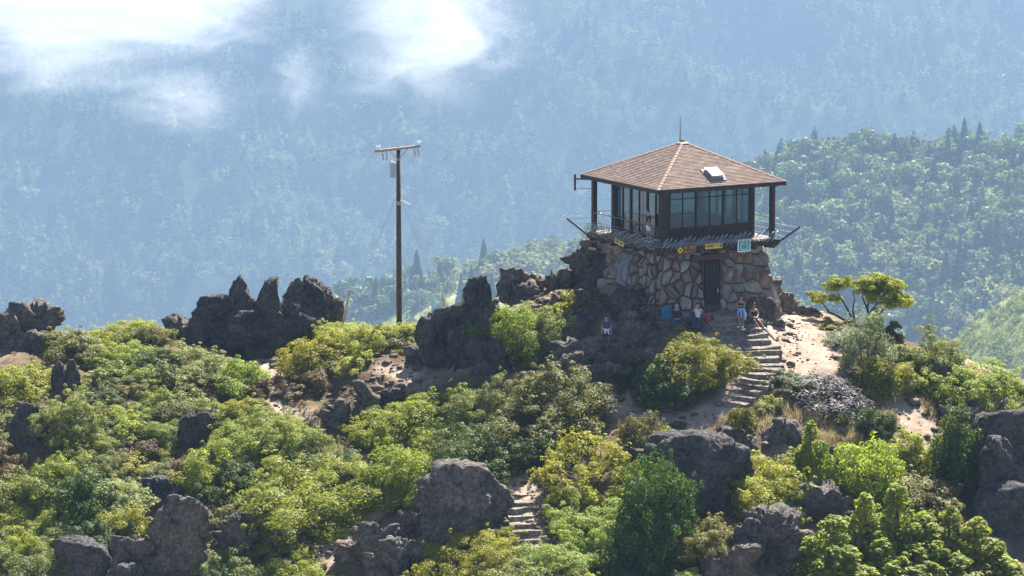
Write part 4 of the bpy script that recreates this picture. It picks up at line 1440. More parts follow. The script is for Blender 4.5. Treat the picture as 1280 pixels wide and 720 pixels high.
# ------------------------------------------------------------------ stairs
def stairs(name, label, ctrl, n, rise_fix=None, seed=0, mat='step_stone'):
    """ctrl: list of (px, py, Y, width); n treads along the polyline"""
    rg = np.random.default_rng(seed)
    pts = [at(*c[:3]) for c in ctrl]
    wd = [c[3] for c in ctrl]
    for q in pts:
        q.z = gz1(q.x, q.y) + 0.03
    seg = [(b - a).length for a, b in zip(pts, pts[1:])]
    tot = sum(seg)
    o = empty(name, tuple(pts[-1]), label, 'steps')
    for k in range(n):
        s = tot * (k + 0.5) / n
        i = 0
        while s > seg[i] and i < len(seg) - 1:
            s -= seg[i]
            i += 1
        t = s / seg[i]
        c = pts[i].lerp(pts[i + 1], t)
        d = (pts[i + 1] - pts[i])
        d.z = 0
        if i < len(seg) - 1 and t > 0.5:
            d2 = pts[i + 2] - pts[i + 1]
            d2.z = 0
            d = d.normalized().lerp(d2.normalized(), (t - 0.5))
        elif i > 0 and t < 0.5:
            d2 = pts[i] - pts[i - 1]
            d2.z = 0
            d = d.normalized().lerp(d2.normalized(), (0.5 - t))
        w = wd[i] + (wd[i + 1] - wd[i]) * t
        ang = math.atan2(d.y, d.x) + math.pi / 2 + rg.normal() * 0.03
        q = Matrix.Rotation(ang, 3, 'Z') @ Matrix.Rotation(rg.normal() * 0.02, 3, 'X')
        go = tot / n
        mb = MB()
        x = -w / 2
        hw = rg.uniform(0.40, 0.48)
        c = c + Vector((rg.normal() * 0.06, rg.normal() * 0.05, rg.normal() * 0.02))
        mb.box(Vector(c) - pts[-1] + Vector((0, 0, -0.12)), (w * rg.uniform(0.92, 1.05), go * 1.15, 0.34), q)
        bm = mb.bm
        bmesh.ops.subdivide_edges(bm, edges=bm.edges[:], cuts=2, use_grid_fill=True)
        for v in bm.verts:
            j = fbm(np.array([[v.co.x * 1.7 + k * 3.1, v.co.y * 1.7, v.co.z * 2.0]]), seed + 50, 2)[0]
            v.co += Vector((0.09 * j, 0.10 * j, 0.045 * j))
        mb.build('step', M[mat], o)
    return o
stairs('stone_steps', 'curving flight of stone steps up to the lookout door',
       [(904, 398, -4.4, 2.5), (922, 415, -5.6, 2.7), (940, 437, -7.4, 2.8), (949, 460, -9.1, 2.5), (938, 480, -10.7, 2.3), (910, 503, -12.5, 2.2)], 16, seed=3)
stairs('stone_steps', 'short lower flight of stone steps beside the huge rounded boulder',
       [(646, 612, -17.7, 1.2), (652, 640, -19.7, 1.3), (660, 690, -22.7, 1.5)], 8, seed=5)
# door landing
lp = loc2w(-0.33, -3.95, 0)
mb = MB()
mb.box((0, 0, 0), (2.3, 1.1, 0.3))
bmesh.ops.subdivide_edges(mb.bm, edges=mb.bm.edges[:], cuts=3, use_grid_fill=True)
for v in mb.bm.verts:
    j = fbm(np.array([[v.co.x * 1.7, v.co.y * 1.7, v.co.z * 2.0]]), 77, 2)[0]
    v.co += Vector((0.06 * j, 0.06 * j, 0.03 * j))
ld = mb.build('landing_stone', M['step_stone'])
ld.location = (lp.x, lp.y, -0.10)
ld.rotation_euler = (0, 0, PHI)
tag(ld, 'flat landing stone before the lookout door', 'landing')

# blue panel leaning on the rocks by the stone base
pp = at(834, 403, -5.3)
bp = MB().box((0, 0, 0.40), (0.50, 0.05, 0.80)).build('blue_panel', M['blue_panel'])
bp.location = (pp.x, pp.y + 0.05, max(pp.z, gz1(pp.x, pp.y)))
bp.rotation_euler = (R(-10), R(-4), R(10))
tag(bp, 'flat blue panel leaning upright against the rocks by the stone base', 'panel')
# ------------------------------------------------------------------ utility pole with its guys
pb = at(499, 410, 4.0)
pz = gz1(pb.x, pb.y)
ptop = at(500, 183, 4.0).z
pole = empty('utility_pole', (pb.x, pb.y, pz), 'tall brown wooden utility pole with crossarm and grey transformer on the ridge', 'utility pole')
PHt = ptop - pz
MB().tube([(0, 0, -0.6), (0, 0, PHt * 0.5), (0, 0, PHt)], [0.155, 0.138, 0.11], 12).build('pole_shaft', M['pole_wood'], pole, smooth=True)
cdv = Vector((2.35, 1.75, 0.0)).normalized()
ca, cb = -cdv * 1.52 + Vector((0, -0.17, PHt - 0.14)), cdv * 1.45 + Vector((0, -0.17, PHt - 0.06))
arm = MB().bar(ca, cb, 0.10, 0.13).build('crossarm', M['arm_wood'], pole, bevel=0.008)
MB().bar(ca.lerp(cb, 0.3), Vector((0, -0.12, PHt - 0.75)), 0.03, 0.05).build('brace', M['metal'], pole)
MB().bar(ca.lerp(cb, 0.72), Vector((0, -0.12, PHt - 0.75)), 0.03, 0.05).build('brace', M['metal'], pole)
for t in (0.03, 0.10, 0.93, 0.99):
    p = ca.lerp(cb, t)
    MB().tube([p + Vector((0, 0, 0.05)), p + Vector((0, 0, 0.14)), p + Vector((0, 0, 0.17)), p + Vector((0, 0, 0.24)), p + Vector((0, 0, 0.30))], [0.02, 0.03, 0.08, 0.075, 0.03], 8).build('insulator', M['porcelain'], pole)
for t in (0.16, 0.24, 0.31, 0.86, 0.94):
    p = ca.lerp(cb, t) + Vector((0, -0.06, -0.06))
    MB().tube([p, p + Vector((0.03, 0, -0.18)), p + Vector((0.06, 0, -0.42)), p + Vector((-0.03, 0, -0.50))], [0.03, 0.055, 0.05, 0.02], 7).build('fuse_cutout', M['transformer'] if t != 0.31 else M['porcelain'], pole)
trz = PHt - 1.25
tr = MB().tube([(-0.31, -0.08, trz - 0.42), (-0.31, -0.08, trz - 0.38), (-0.31, -0.08, trz + 0.36), (-0.31, -0.08, trz + 0.44)], [0.14, 0.17, 0.17, 0.10], 12).build('transformer', M['transformer'], pole)
for dx in (-0.09, 0.09):
    MB().tube([(-0.31 + dx, -0.08, trz + 0.4), (-0.31 + dx, -0.08, trz + 0.62)], [0.045, 0.02], 7).build('bushing', M['porcelain'], tr)
MB().box((0, -0.165, PHt - 3.05), (0.2, 0.03, 0.2)).build('tag', M['faded_yellow'], pole)
MB().bar((0.1, -0.05, PHt - 2.9), (0.62, -0.1, PHt - 3.15), 0.05, 0.08).build('stand_off', M['porcelain'], pole)
def sag(a, b, s, r, n=14):
    a, b = Vector(a), Vector(b)
    pts = []
    for k in range(n + 1):
        t = k / n
        pts.append(a.lerp(b, t) - Vector((0, 0, s * 4 * t * (1 - t))))
    return MB().tube(pts, r, 4)
base = Vector((pb.x, pb.y, pz))
o = sag(base + ca + Vector((0, 0, 0.2)), base + ca + Vector((-60, -28, -4.0)), 1.2, 0.012).build('power_line', M['wire'])
tag(o, 'thin pale wire running left from the end of the crossarm', 'cable')
o = sag(base + Vector((0.62, -0.1, PHt - 3.15)), base + Vector((9, 60, -22)), 2.0, 0.014).build('service_line', M['wire'])
tag(o, 'slack grey wire dropping behind the utility pole to the right', 'cable')
for px, py0, py1, ddx, nm in ((559, 366, 392, -6.5, 'yellow plastic guard on the guy wire right of the utility pole'), (430, 362, 398, 7, 'faded yellow guard on the guy wire left of the utility pole')):
    a, b = at(px, py1 + 6, 3.0), at(px + ddx, py0, 3.15)
    g = MB().tube([Vector((0, 0, 0)), b - a], 0.045, 7).build('guy_guard', M['faded_yellow'])
    g.location = a
    tag(g, nm, 'marker')
    w = sag(a - a, base + Vector((0, 0, PHt - 2.4)) - a, 0.0, 0.009, 4).build('guy_wire', M['wire'], g)

# ------------------------------------------------------------------ people
M['skin'] = simple('skin', (0.46, 0.26, 0.18), 0.55, 0.08, 12)
M['skin2'] = simple('tanned_skin', (0.36, 0.19, 0.125), 0.55, 0.08, 12)
M['hair'] = simple('dark_hair', (0.02, 0.014, 0.011), 0.6, 0.2, 20)
M['cap'] = simple('pale_cap', (0.42, 0.36, 0.34), 0.8, 0.1, 10)
M['navy'] = simple('navy_cloth', (0.012, 0.022, 0.055), 0.85, 0.2, 9, bmp=0.2)
M['blue'] = simple('blue_cloth', (0.025, 0.075, 0.16), 0.85, 0.2, 9, bmp=0.2)
M['jean'] = simple('jeans_cloth', (0.02, 0.045, 0.14), 0.85, 0.2, 9, bmp=0.2)
M['blackcloth'] = simple('black_cloth', (0.013, 0.013, 0.017), 0.85, 0.2, 9, bmp=0.2)
M['whitecloth'] = simple('white_cloth', (0.72, 0.72, 0.74), 0.85, 0.08, 9, bmp=0.2)
M['paleblue'] = simple('pale_blue_cloth', (0.36, 0.46, 0.80), 0.85, 0.1, 9, bmp=0.2)
M['redcloth'] = simple('red_cloth', (0.26, 0.04, 0.03), 0.85, 0.15, 9, bmp=0.2)
M['eye'] = simple('eye_dark', (0.02, 0.015, 0.012), 0.3, 0.1, 9)

def skin_mesh(name, joints, edges, radii, mat, parent, root=0, sub=1):
    me = bpy.data.meshes.new(name)
    keys = list(joints)
    ix = {k: i for i, k in enumerate(keys)}
    me.from_pydata([tuple(joints[k]) for k in keys], [(ix[a], ix[b]) for a, b in edges], [])
    o = bpy.data.objects.new(name, me)
    COL.objects.link(o)
    sk = o.modifiers.new('skin', 'SKIN')
    sk.use_smooth_shade = True
    sk.branch_smoothing = 0.3
    for k in keys:
        r = radii[k]
        me.skin_vertices[0].data[ix[k]].radius = (r, r) if not hasattr(r, '__len__') else r
        me.skin_vertices[0].data[ix[k]].use_root = (ix[k] == root)
    sd = o.modifiers.new('subsurf', 'SUBSURF')
    sd.levels = sub
    sd.render_levels = sub
    dg = bpy.context.evaluated_depsgraph_get()
    me2 = bpy.data.meshes.new_from_object(o.evaluated_get(dg))
    bpy.data.objects.remove(o)
    bpy.data.meshes.remove(me)
    me2.name = name
    me2.materials.clear()
    me2.materials.append(mat)
    return link(name, me2, parent)

STAND = dict(pel=(0, 0, .93), wai=(0, 0, 1.08), che=(0, 0, 1.27), nec=(0, .01, 1.43), chi=(0, -.015, 1.53), hea=(0, -.01, 1.62), top=(0, 0, 1.70),
             shL=(.17, 0, 1.385), elL=(.225, .03, 1.11), wrL=(.235, -.02, .88), paL=(.235, -.035, .81),
             shR=(-.17, 0, 1.385), elR=(-.225, .03, 1.11), wrR=(-.235, -.02, .88), paR=(-.235, -.035, .81),
             hiL=(.09, 0, .90), knL=(.10, -.02, .49), anL=(.105, .03, .09), toL=(.125, -.13, .035),
             hiR=(-.09, 0, .90), knR=(-.10, -.02, .49), anR=(-.105, .03, .09), toR=(-.125, -.13, .035))
RAD = dict(pel=.115, wai=.10, che=.118, nec=.05, chi=.062, hea=.088, top=.055, shL=.055, shR=.055, elL=.04, elR=.04, wrL=.028, wrR=.028, paL=.03, paR=.03,
           hiL=.085, hiR=.085, knL=.055, knR=.055, anL=.038, anR=.038, toL=.032, toR=.032)
BEDGE = [('pel', 'wai'), ('wai', 'che'), ('che', 'nec'), ('nec', 'chi'), ('chi', 'hea'), ('hea', 'top')]
for s in 'LR':
    BEDGE += [('che', 'sh' + s), ('sh' + s, 'el' + s), ('el' + s, 'wr' + s), ('wr' + s, 'pa' + s), ('pel', 'hi' + s), ('hi' + s, 'kn' + s), ('kn' + s, 'an' + s), ('an' + s, 'to' + s)]

def person(label, loc, head_deg, pose=None, top='navy', sleeves=True, bottom='blackcloth', long=False, hair='hair', skin='skin', tied=None, shoes='blackcloth', cap=None, scale=1.0, longhair=False):
    o = empty('person', loc, label, 'person', R(head_deg))
    o.scale = (scale,) * 3
    J = {k: Vector(v) for k, v in STAND.items()}
    if pose:
        for k, v in pose.items():
            J[k] = Vector(v)
    body, E, RD = dict(J), list(BEDGE), dict(RAD)
    for s in 'LR':
        d = (J['pa' + s] - J['wr' + s]).normalized()
        sd = Vector((1, 0, 0)) if abs(d.x) < 0.8 else Vector((0, 1, 0))
        lat = (sd - d * sd.dot(d)).normalized()
        cur = d.cross(lat).normalized()
        for i in range(4):
            off = (i - 1.5) * 0.019
            L = (0.038, 0.044, 0.040, 0.031)[i]
            a, b, c = 'f%s%da' % (s, i), 'f%s%db' % (s, i), 'f%s%dc' % (s, i)
            body[a] = J['pa' + s] + d * 0.028 + lat * off
            body[b] = body[a] + d * L + cur * 0.010
            body[c] = body[b] + d * L * 0.7 + cur * 0.022
            E += [('pa' + s, a), (a, b), (b, c)]
            RD[a], RD[b], RD[c] = .010, .009, .008
        ta, tb_ = 't%sa' % s, 't%sb' % s
        body[ta] = J['wr' + s].lerp(J['pa' + s], 0.55) + lat * (0.042 if s == 'L' else -0.042)
        body[tb_] = body[ta] + d * 0.035 + lat * (0.018 if s == 'L' else -0.018)
        E += [('pa' + s, ta), (ta, tb_)]
        RD[ta], RD[tb_] = .012, .009
    skin_mesh('body', body, E, RD, M[skin], o)
    # face on the front of the head, turned with the head joints
    hc = J['hea']
    ax = (J['top'] - J['chi']).normalized()
    fw = Vector((0, -1, 0))
    fw = (fw - ax * fw.dot(ax)).normalized()
    rt = ax.cross(fw)
    mb = MB()
    for s in (-1, 1):
        bmesh.ops.create_uvsphere(mb.bm, u_segments=6, v_segments=4, radius=0.011, matrix=Matrix.Translation(hc + fw * 0.078 + rt * 0.031 * s + ax * 0.0))
    mb.bar(hc + fw * 0.074 - ax * 0.066 - rt * 0.022, hc + fw * 0.074 - ax * 0.066 + rt * 0.022, 0.012, 0.008)
    mb.build('eyes', M['eye'], o)
    mb = MB()
    mb.tube([hc + fw * 0.075 + ax * 0.005, hc + fw * 0.105 - ax * 0.034, hc + fw * 0.075 - ax * 0.042], [0.008, 0.014, 0.008], 5)
    for s in (-1, 1):
        mb.tube([hc + rt * 0.078 * s - ax * 0.025, hc + rt * 0.092 * s, hc + rt * 0.08 * s + ax * 0.025], [0.01, 0.014, 0.01], 5)
    mb.build('nose', M[skin], o)
    # hair or cap
    v, f = ICO[3]
    keep = (v @ np.array(ax)) - 0.55 * (v @ np.array(fw)) > (-0.12 if not longhair else -0.6)
    fk = f[keep[f].all(1)]
    vv = v * np.array([0.104, 0.112, 0.108]) + np.array(hc + ax * 0.018 - fw * 0.006)
    vv = vv + v * (0.006 * fbm(v * 4, 3, 2))[:, None]
    h = link('hair', fast_mesh('hair', vv, fk, M[cap or hair], True, 3), o)
    h.modifiers.new('thick', 'SOLIDIFY').thickness = 0.012
    if cap:
        h.name = 'cap'
        MB().box(hc + fw * 0.13 + ax * 0.03, (0.14, 0.12, 0.012)).build('cap_brim', M[cap], o)
    # clothes follow the body
    def mid(a, b, t):
        return J[a].lerp(J[b], t)
    g = {'b0': mid('pel', 'wai', 0.1), 'wai': J['wai'], 'che': J['che'], 'nk': mid('che', 'nec', 0.75)}
    r = {'b0': .128, 'wai': .12, 'che': .138, 'nk': .085}
    e_ = [('b0', 'wai'), ('wai', 'che'), ('che', 'nk')]
    for s in 'LR':
        g['sh' + s] = J['sh' + s]
        r['sh' + s] = .07
        e_.append(('che', 'sh' + s))
        if sleeves:
            t = 0.62 if sleeves is True else 1.0
            g['sl' + s] = mid('sh' + s, 'el' + s, t)
            r['sl' + s] = .066 if sleeves is True else .055
            e_.append(('sh' + s, 'sl' + s))
            if sleeves == 'long':
                g['cu' + s] = mid('el' + s, 'wr' + s, 0.9)
                r['cu' + s] = .042
                e_.append(('sl' + s, 'cu' + s))
        else:
            r['sh' + s] = .05
            g['sh' + s] = mid('che', 'sh' + s, 0.75)
    skin_mesh('shirt', g, e_, r, M[top], o)
    g = {'w': mid('pel', 'wai', 0.35), 'pel': J['pel']}
    r = {'w': .118, 'pel': .13}
    e_ = [('w', 'pel')]
    for s in 'LR':
        g['hi' + s] = J['hi' + s]
        g['th' + s] = mid('hi' + s, 'kn' + s, 0.75 if not long else 0.98)
        r['hi' + s], r['th' + s] = .105, (.082 if not long else .07)
        e_ += [('pel', 'hi' + s), ('hi' + s, 'th' + s)]
        if long:
            g['cf' + s] = mid('kn' + s, 'an' + s, 0.95)
            r['cf' + s] = .058
            e_.append(('th' + s, 'cf' + s))
    skin_mesh('trousers' if long else 'shorts', g, e_, r, M[bottom], o)
    for s in 'LR':
        d = (J['to' + s] - J['an' + s])
        skin_mesh('shoe', {'a': J['an' + s] + Vector((0, 0.0, -0.02)), 'm': J['an' + s].lerp(J['to' + s], 0.55), 't': J['to' + s] + Vector((d.x, d.y, 0)) * 0.25}, [('a', 'm'), ('m', 't')],
                  {'a': .05, 'm': .048, 't': .036}, M[shoes], o)
    if tied:
        pts = []
        for k in range(13):
            a = 2 * math.pi * k / 12
            pts.append(J['pel'] + Vector((0.155 * math.cos(a), 0.15 * math.sin(a), 0.07 + 0.01 * math.sin(3 * a))))
        mb = MB()
        mb.tube(pts, 0.034, 7)
        for s, ln in (((-1, 0.20), (1, 0.24)) if tied == 'whitecloth' else ((-1, 0.36), (1, 0.44))):
            p = J['pel'] + Vector((0.05 * s, -0.17, 0.05))
            mb.tube([p, p + Vector((0.03 * s, -0.03, -ln * 0.5)), p + Vector((0.06 * s, -0.01, -ln))], [0.045, 0.05, 0.03], 6)
        if tied == 'paleblue':
            p = J['pel'] + Vector((0.12, 0.02, 0.04))
            mb.tube([p, p + Vector((0.09, -0.02, -0.25)), p + Vector((0.12, -0.03, -0.55))], [0.09, 0.10, 0.05], 8)
        mb.build('tied_jacket', M[tied], o, smooth=True)
    return o

w = loc2w(-3.16, -1.75, ZD)
person('man on the lookout deck in dark shirt and white shorts holding the rail', tuple(w), -66,
       dict(elL=(.24, -.10, 1.14), wrL=(.20, -.32, 1.06), paL=(.19, -.38, 1.06), elR=(-.22, -.08, 1.13), wrR=(-.20, -.28, 1.04), paR=(-.20, -.34, 1.04), hea=(0, -.05, 1.61), chi=(0, -.05, 1.52), top=(0, -.05, 1.69),
            knL=(.10, .02, .49), anL=(.11, .10, .09), toL=(.12, -.05, .035)), top='navy', bottom='whitecloth', shoes='whitecloth')
p = at(758, 419, -6.6)
P2 = person('hiker standing in blue shirt with a white jacket tied at the waist', (p.x, p.y, gz1(p.x, p.y)), 5, None, top='blue', bottom='blackcloth', tied='whitecloth', cap='blackcloth')
SIT = dict(pel=(0, .05, .50), wai=(0, .05, .65), che=(0, .02, .85), nec=(0, 0, 1.01), chi=(0, -.03, 1.11), hea=(0, -.03, 1.20), top=(0, -.02, 1.28),
           hiL=(.09, .03, .48), knL=(.13, -.40, .50), anL=(.13, -.42, .09), toL=(.15, -.57, .035), hiR=(-.09, .03, .48), knR=(-.13, -.40, .50), anR=(-.14, -.38, .09), toR=(-.16, -.53, .035),
           shL=(.17, .01, .965), shR=(-.17, .01, .965), elL=(.24, -.06, .72), wrL=(.10, -.24, .62), paL=(.04, -.29, .60), elR=(-.24, -.06, .72), wrR=(-.10, -.24, .62), paR=(-.04, -.29, .59))
def seated(px, py_seat, Y, **k):
    p = at(px, py_seat, Y)
    return (p.x, p.y, p.z - 0.42)
person('seated hiker in navy with a pale cap beside the blue panel', seated(846, 402, -6.1), 8, SIT, top='navy', sleeves='long', bottom='jean', long=True, cap='cap')
s4 = dict(SIT)
s4.update(elL=(.25, -.14, .84), wrL=(.10, -.27, 1.03), paL=(.05, -.29, 1.09), elR=(-.25, -.14, .84), wrR=(-.08, -.27, 1.02), paR=(-.04, -.29, 1.08))
person('seated hiker in a white top raising both hands to the face', seated(872, 400, -5.8), -15, s4, top='whitecloth', sleeves=True, bottom='jean', long=True)
ph = at(872, 400, -5.8)
bk = empty('backpack', tuple(at(884, 404, -5.5)), 'red backpack resting beside the seated hiker in the white top', 'backpack')
b_ = MB()
bmesh.ops.create_icosphere(b_.bm, subdivisions=3, radius=1.0, matrix=Matrix.Translation((0, 0, 0.24)) @ Matrix.Diagonal((0.19, 0.14, 0.28, 1)))
b_.build('bag', M['redcloth'], bk, smooth=True)
b_ = MB()
bmesh.ops.create_icosphere(b_.bm, subdivisions=2, radius=1.0, matrix=Matrix.Translation((0, -0.12, 0.16)) @ Matrix.Diagonal((0.13, 0.07, 0.12, 1)))
b_.build('pocket', M['redcloth'], bk, smooth=True)
MB().tube([(-0.05, 0, 0.5), (0, 0, 0.57), (0.05, 0, 0.5)], 0.014, 6).build('handle', M['blackcloth'], bk)
p = at(926, 418, -5.4)
person('hiker standing with crossed arms and a pale blue jacket tied at the waist', (p.x, p.y, gz1(p.x, p.y) + 0.12), -25,
       dict(elL=(.24, -.05, 1.13), wrL=(.02, -.21, 1.18), paL=(-.05, -.22, 1.19), elR=(-.24, -.05, 1.13), wrR=(-.02, -.19, 1.13), paR=(.05, -.20, 1.13)), top='blackcloth', sleeves=False, bottom='blackcloth', tied='paleblue', shoes='whitecloth', skin='skin2', longhair=True)
s6 = dict(SIT)
s6.update(knL=(.14, -.36, .44), anL=(.30, -.62, .10), toL=(.36, -.75, .05), knR=(-.12, -.38, .48), anR=(.02, -.60, .10), toR=(.03, -.76, .05))
p = at(942, 400, -5.0)
person('hiker in a black vest sitting against the reddish boulder with legs stretched out', (p.x, p.y, p.z - 0.42), 22, s6, top='blackcloth', sleeves=False, bottom='blue', skin='skin2', shoes='whitecloth')
rock('rock', 930, 398, 958, 416, 'small ledge rock the hiker in the black vest sits on', 'rock', Y=-4.85, seed=120, mat='rock')

# ------------------------------------------------------------------ shrubs of the foreground
def skey(tone, w):
    if tone in ('fir', 'fir_dark', 'layered_l', 'feather_m'):
        return tone
    if tone == 'dead':
        return 'dead_s' if w < 1.7 else 'dead_m'
    suf = 's' if w < 1.7 else ('m' if w < 3.3 else 'l')
    if tone == 'brown' and suf == 'l':
        suf = 'm'
    return tone + '_' + suf

LM = [  # cx, cy, width, height in photo pixels, tone, label
    (30, 478, 76, 60, 'yellow', 'broad bright yellow green bush left of the two dark rock spikes'),
    (92, 428, 72, 56, 'grey', 'round grey green bush right of the square topped crag'),
    (150, 416, 84, 50, 'yellow', 'yellow green bush on the left skyline between crag and spires'),
    (194, 418, 46, 36, 'olive', 'olive bush on the skyline left of the small reddish rock'),
    (84, 520, 84, 80, 'grey', 'tall grey green bush directly below the two dark rock spikes'),
    (252, 456, 110, 74, 'grey', 'large pale green bush in front of the left end of the spires'),
    (300, 470, 70, 56, 'bright', 'bright green bush under the middle of the rock spires'),
    (312, 545, 110, 74, 'bright', 'bright green bush right of the dark slanting rock'),
    (362, 540, 90, 70, 'bright', 'bright green bush at the lower end of the spire path'),
    (378, 622, 176, 104, 'bright', 'very large round green bush above the dark pitted rock'),
    (388, 440, 74, 64, 'yellow', 'yellow green bush right of the dirt path below the spires'),
    (445, 420, 92, 50, 'yellow', 'wide low yellow bush on the ridge left of the utility pole'),
    (508, 412, 60, 28, 'yellow', 'low yellow shrub at the foot of the utility pole'),
    (380, 478, 60, 44, 'brown', 'brown dry shrub at the right side of the spire path'),
    (320, 482, 44, 36, 'brown', 'brown dry shrub at the left side of the spire path'),
    (638, 404, 90, 82, 'bright', 'tall bright green bush in front of the pointed dark rock'),
    (690, 412, 60, 56, 'grey', 'grey green bush on the rubble left of the standing hiker'),
    (704, 380, 34, 34, 'yellow', 'small yellow green bush in the rubble slope beneath the lookout'),
    (500, 522, 110, 80, 'bright', 'light green bush at the left of the big central thicket'),
    (505, 585, 112, 96, 'bright', 'bright topped bush with dark base above the lower dirt path'),
    (560, 505, 80, 60, 'bright', 'pale green bush under the square dark block rock'),
    (690, 500, 150, 116, 'olive', 'very large olive green bush in the middle of the thicket'),
    (610, 500, 84, 70, 'grey', 'grey green bush between the light green bush and the largest olive bush'),
    (600, 560, 120, 96, 'dark', 'dark shaded bush above the huge rounded boulder'),
    (672, 556, 74, 56, 'dark', 'dark shaded bush behind the lower stone steps'),
    (738, 574, 112, 96, 'layered_l', 'flat layered yellow bush right of the lower stone steps'),
    (752, 654, 100, 78, 'bright', 'bright green bush directly right of the lower stone steps'),
    (820, 646, 104, 112, 'dark', 'tall dark bush below the cracked blue grey boulder'),
    (880, 672, 90, 76, 'olive', 'olive bush below the cracked blue grey boulder'),
    (580, 696, 116, 60, 'yellow', 'low yellow bush with orange tips at the bottom under the huge boulder'),
    (700, 706, 110, 50, 'bright', 'low bright bush at the bottom edge under the lower stone steps'),
    (633, 668, 20, 24, 'yellow', 'tiny yellow shrub between the huge boulder and the lower stone steps'),
    (800, 540, 50, 56, 'olive', 'grey brown upright shrub at the end of the stair path'),
    (828, 546, 28, 28, 'bright', 'small bright shrub on top of the cracked blue grey boulder'),
    (876, 446, 96, 76, 'yellow', 'sunlit yellow bush in front of the lookout left of the stairs'),
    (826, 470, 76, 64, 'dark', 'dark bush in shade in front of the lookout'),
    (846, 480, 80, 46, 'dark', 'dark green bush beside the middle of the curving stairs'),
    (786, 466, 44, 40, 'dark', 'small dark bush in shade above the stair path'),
    (986, 474, 56, 34, 'dark', 'low dark green shrub right of the curving stairs'),
    (1042, 492, 96, 46, 'dead', 'grey leafless shrub below the flat stone slab'),
    (1052, 522, 46, 32, 'yellow', 'small yellow green shrub below the grey leafless shrub'),
    (928, 522, 32, 40, 'olive', 'small olive shrub beside the foot of the curving stairs'),
    (956, 503, 34, 26, 'yellow', 'small golden shrub beside the lowest curving steps'),
    (960, 602, 112, 88, 'yellow', 'spreading yellow green bush right of the cracked blue grey boulder'),
    (1012, 570, 46, 80, 'fir', 'slim young fir right of the single rounded dark boulder'),
    (1082, 582, 86, 92, 'bright', 'bright upright bush in the middle of the right slope'),
    (1130, 562, 62, 60, 'yellow', 'yellow green bush left of the dark oak bush'),
    (1194, 562, 74, 84, 'dark', 'dark upright oak bush against the cliff slab'),
    (1156, 612, 84, 54, 'olive', 'brown olive bush below the dark oak bush'),
    (1040, 407, 26, 18, 'yellow', 'little golden round shrub on the skyline near the twisted tree'),
    (1084, 432, 60, 74, 'feather_m', 'feathery grey shrub under the twisted flat topped tree'),
    (1060, 422, 50, 26, 'feather_m', 'low feathery grey shrub at the back of the dirt terrace'),
    (1112, 410, 34, 34, 'dark', 'small dark bush under the right side of the twisted tree'),
    (1104, 466, 66, 60, 'yellow', 'yellow green bush right of the feathery grey shrub'),
    (1164, 442, 84, 76, 'grey', 'big grey green bush on the right skyline'),
    (1216, 474, 110, 84, 'bright', 'wide green bush on the right crest above the cliff'),
    (1262, 486, 76, 60, 'bright', 'green bush on the right crest at the edge of the photo'),
    (1162, 478, 36, 32, 'bright', 'small bright shrub amid the brown rocks of the right crest'),
    (1092, 522, 52, 50, 'dark', 'dark green shrub left of the bare dirt patch'),
    (16, 650, 70, 40, 'yellow', 'bright yellow strip of bush at the lower left edge'),
    (155, 655, 70, 60, 'yellow', 'yellow green bush left of the tall pale topped boulder'),
    (110, 615, 84, 80, 'dark', 'dark green bush above the smooth dome boulder'),
    (262, 575, 80, 66, 'bright', 'green bush left of the very large round green bush'),
    (280, 700, 70, 46, 'grey', 'grey green bush at the bottom edge below the two humped rock'),
    (360, 712, 76, 40, 'bright', 'bright green bush at the bottom edge below the dark pitted rock'),
]
FIRS = [(1040, 690, 66, 90), (1082, 672, 62, 100), (1120, 664, 66, 110), (1158, 686, 64, 84), (1186, 680, 60, 86), (1218, 690, 66, 80), (1060, 720, 70, 70), (1140, 718, 72, 70), (1195, 722, 76, 60), (1245, 712, 56, 60), (1100, 716, 60, 80)]

TALL = {'tall dark bush below the cracked blue grey boulder', 'dark upright oak bush against the cliff slab', 'feathery grey shrub under the twisted flat topped tree', 'nothing'}
taken = []
def px_plant(cx, cy, w, h, tone, label, name='chaparral_shrub', cat='shrub', group=None, stem='stem'):
    tall = tone.startswith('fir') or label in TALL
    off = 0.46 * h if tall else 0.5 * max(0.30 * w, h - 0.36 * w)
    p = hit(cx, cy + off)
    if p is None:
        for k in range(12):
            p = hit(cx, cy + off + 6 * (k + 1))
            if p is not None:
                break
    if p is None:
        return None
    ppm = FPX / (p.y + 200)
    wm, hm = w / ppm, h / ppm
    taken.append((cx, cy, w, h))
    key = skey(tone, wm)
    tall = tone.startswith('fir') or label in TALL
    hw = hm if tall else max(0.30 * wm, hm - 0.36 * wm)
    return plant(name, key, (p.x, p.y, p.z - 0.08), wm * 1.24, hw, label, cat, group, stem, 0.0 if tall else 0.75)

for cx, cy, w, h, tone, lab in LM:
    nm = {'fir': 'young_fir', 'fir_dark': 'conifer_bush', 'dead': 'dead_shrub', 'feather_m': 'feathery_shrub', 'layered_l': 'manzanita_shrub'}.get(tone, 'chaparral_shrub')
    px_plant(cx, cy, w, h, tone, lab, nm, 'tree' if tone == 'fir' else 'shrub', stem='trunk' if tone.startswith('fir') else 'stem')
FL = ['leftmost of the clustered young firs at the bottom right', 'second young fir from the left in the clustered firs', 'tallest young fir in the middle of the clustered firs', 'young fir right of the tallest in the clustered firs',
      'young fir left of the cliff slab in the clustered firs', 'rightmost tall young fir beside the cliff slab', 'low young fir at the front left of the clustered firs', 'low young fir at the front middle of the clustered firs',
      'low young fir at the front right of the clustered firs', 'smallest young fir at the right end of the clustered firs', 'low young fir in front of the second fir of the cluster']
for (cx, cy, w, h), lab in zip(FIRS, FL):
    px_plant(cx, cy, w * 1.25, h, 'fir', lab, 'young_fir', 'tree', 'young firs clustered at the bottom right', 'trunk')

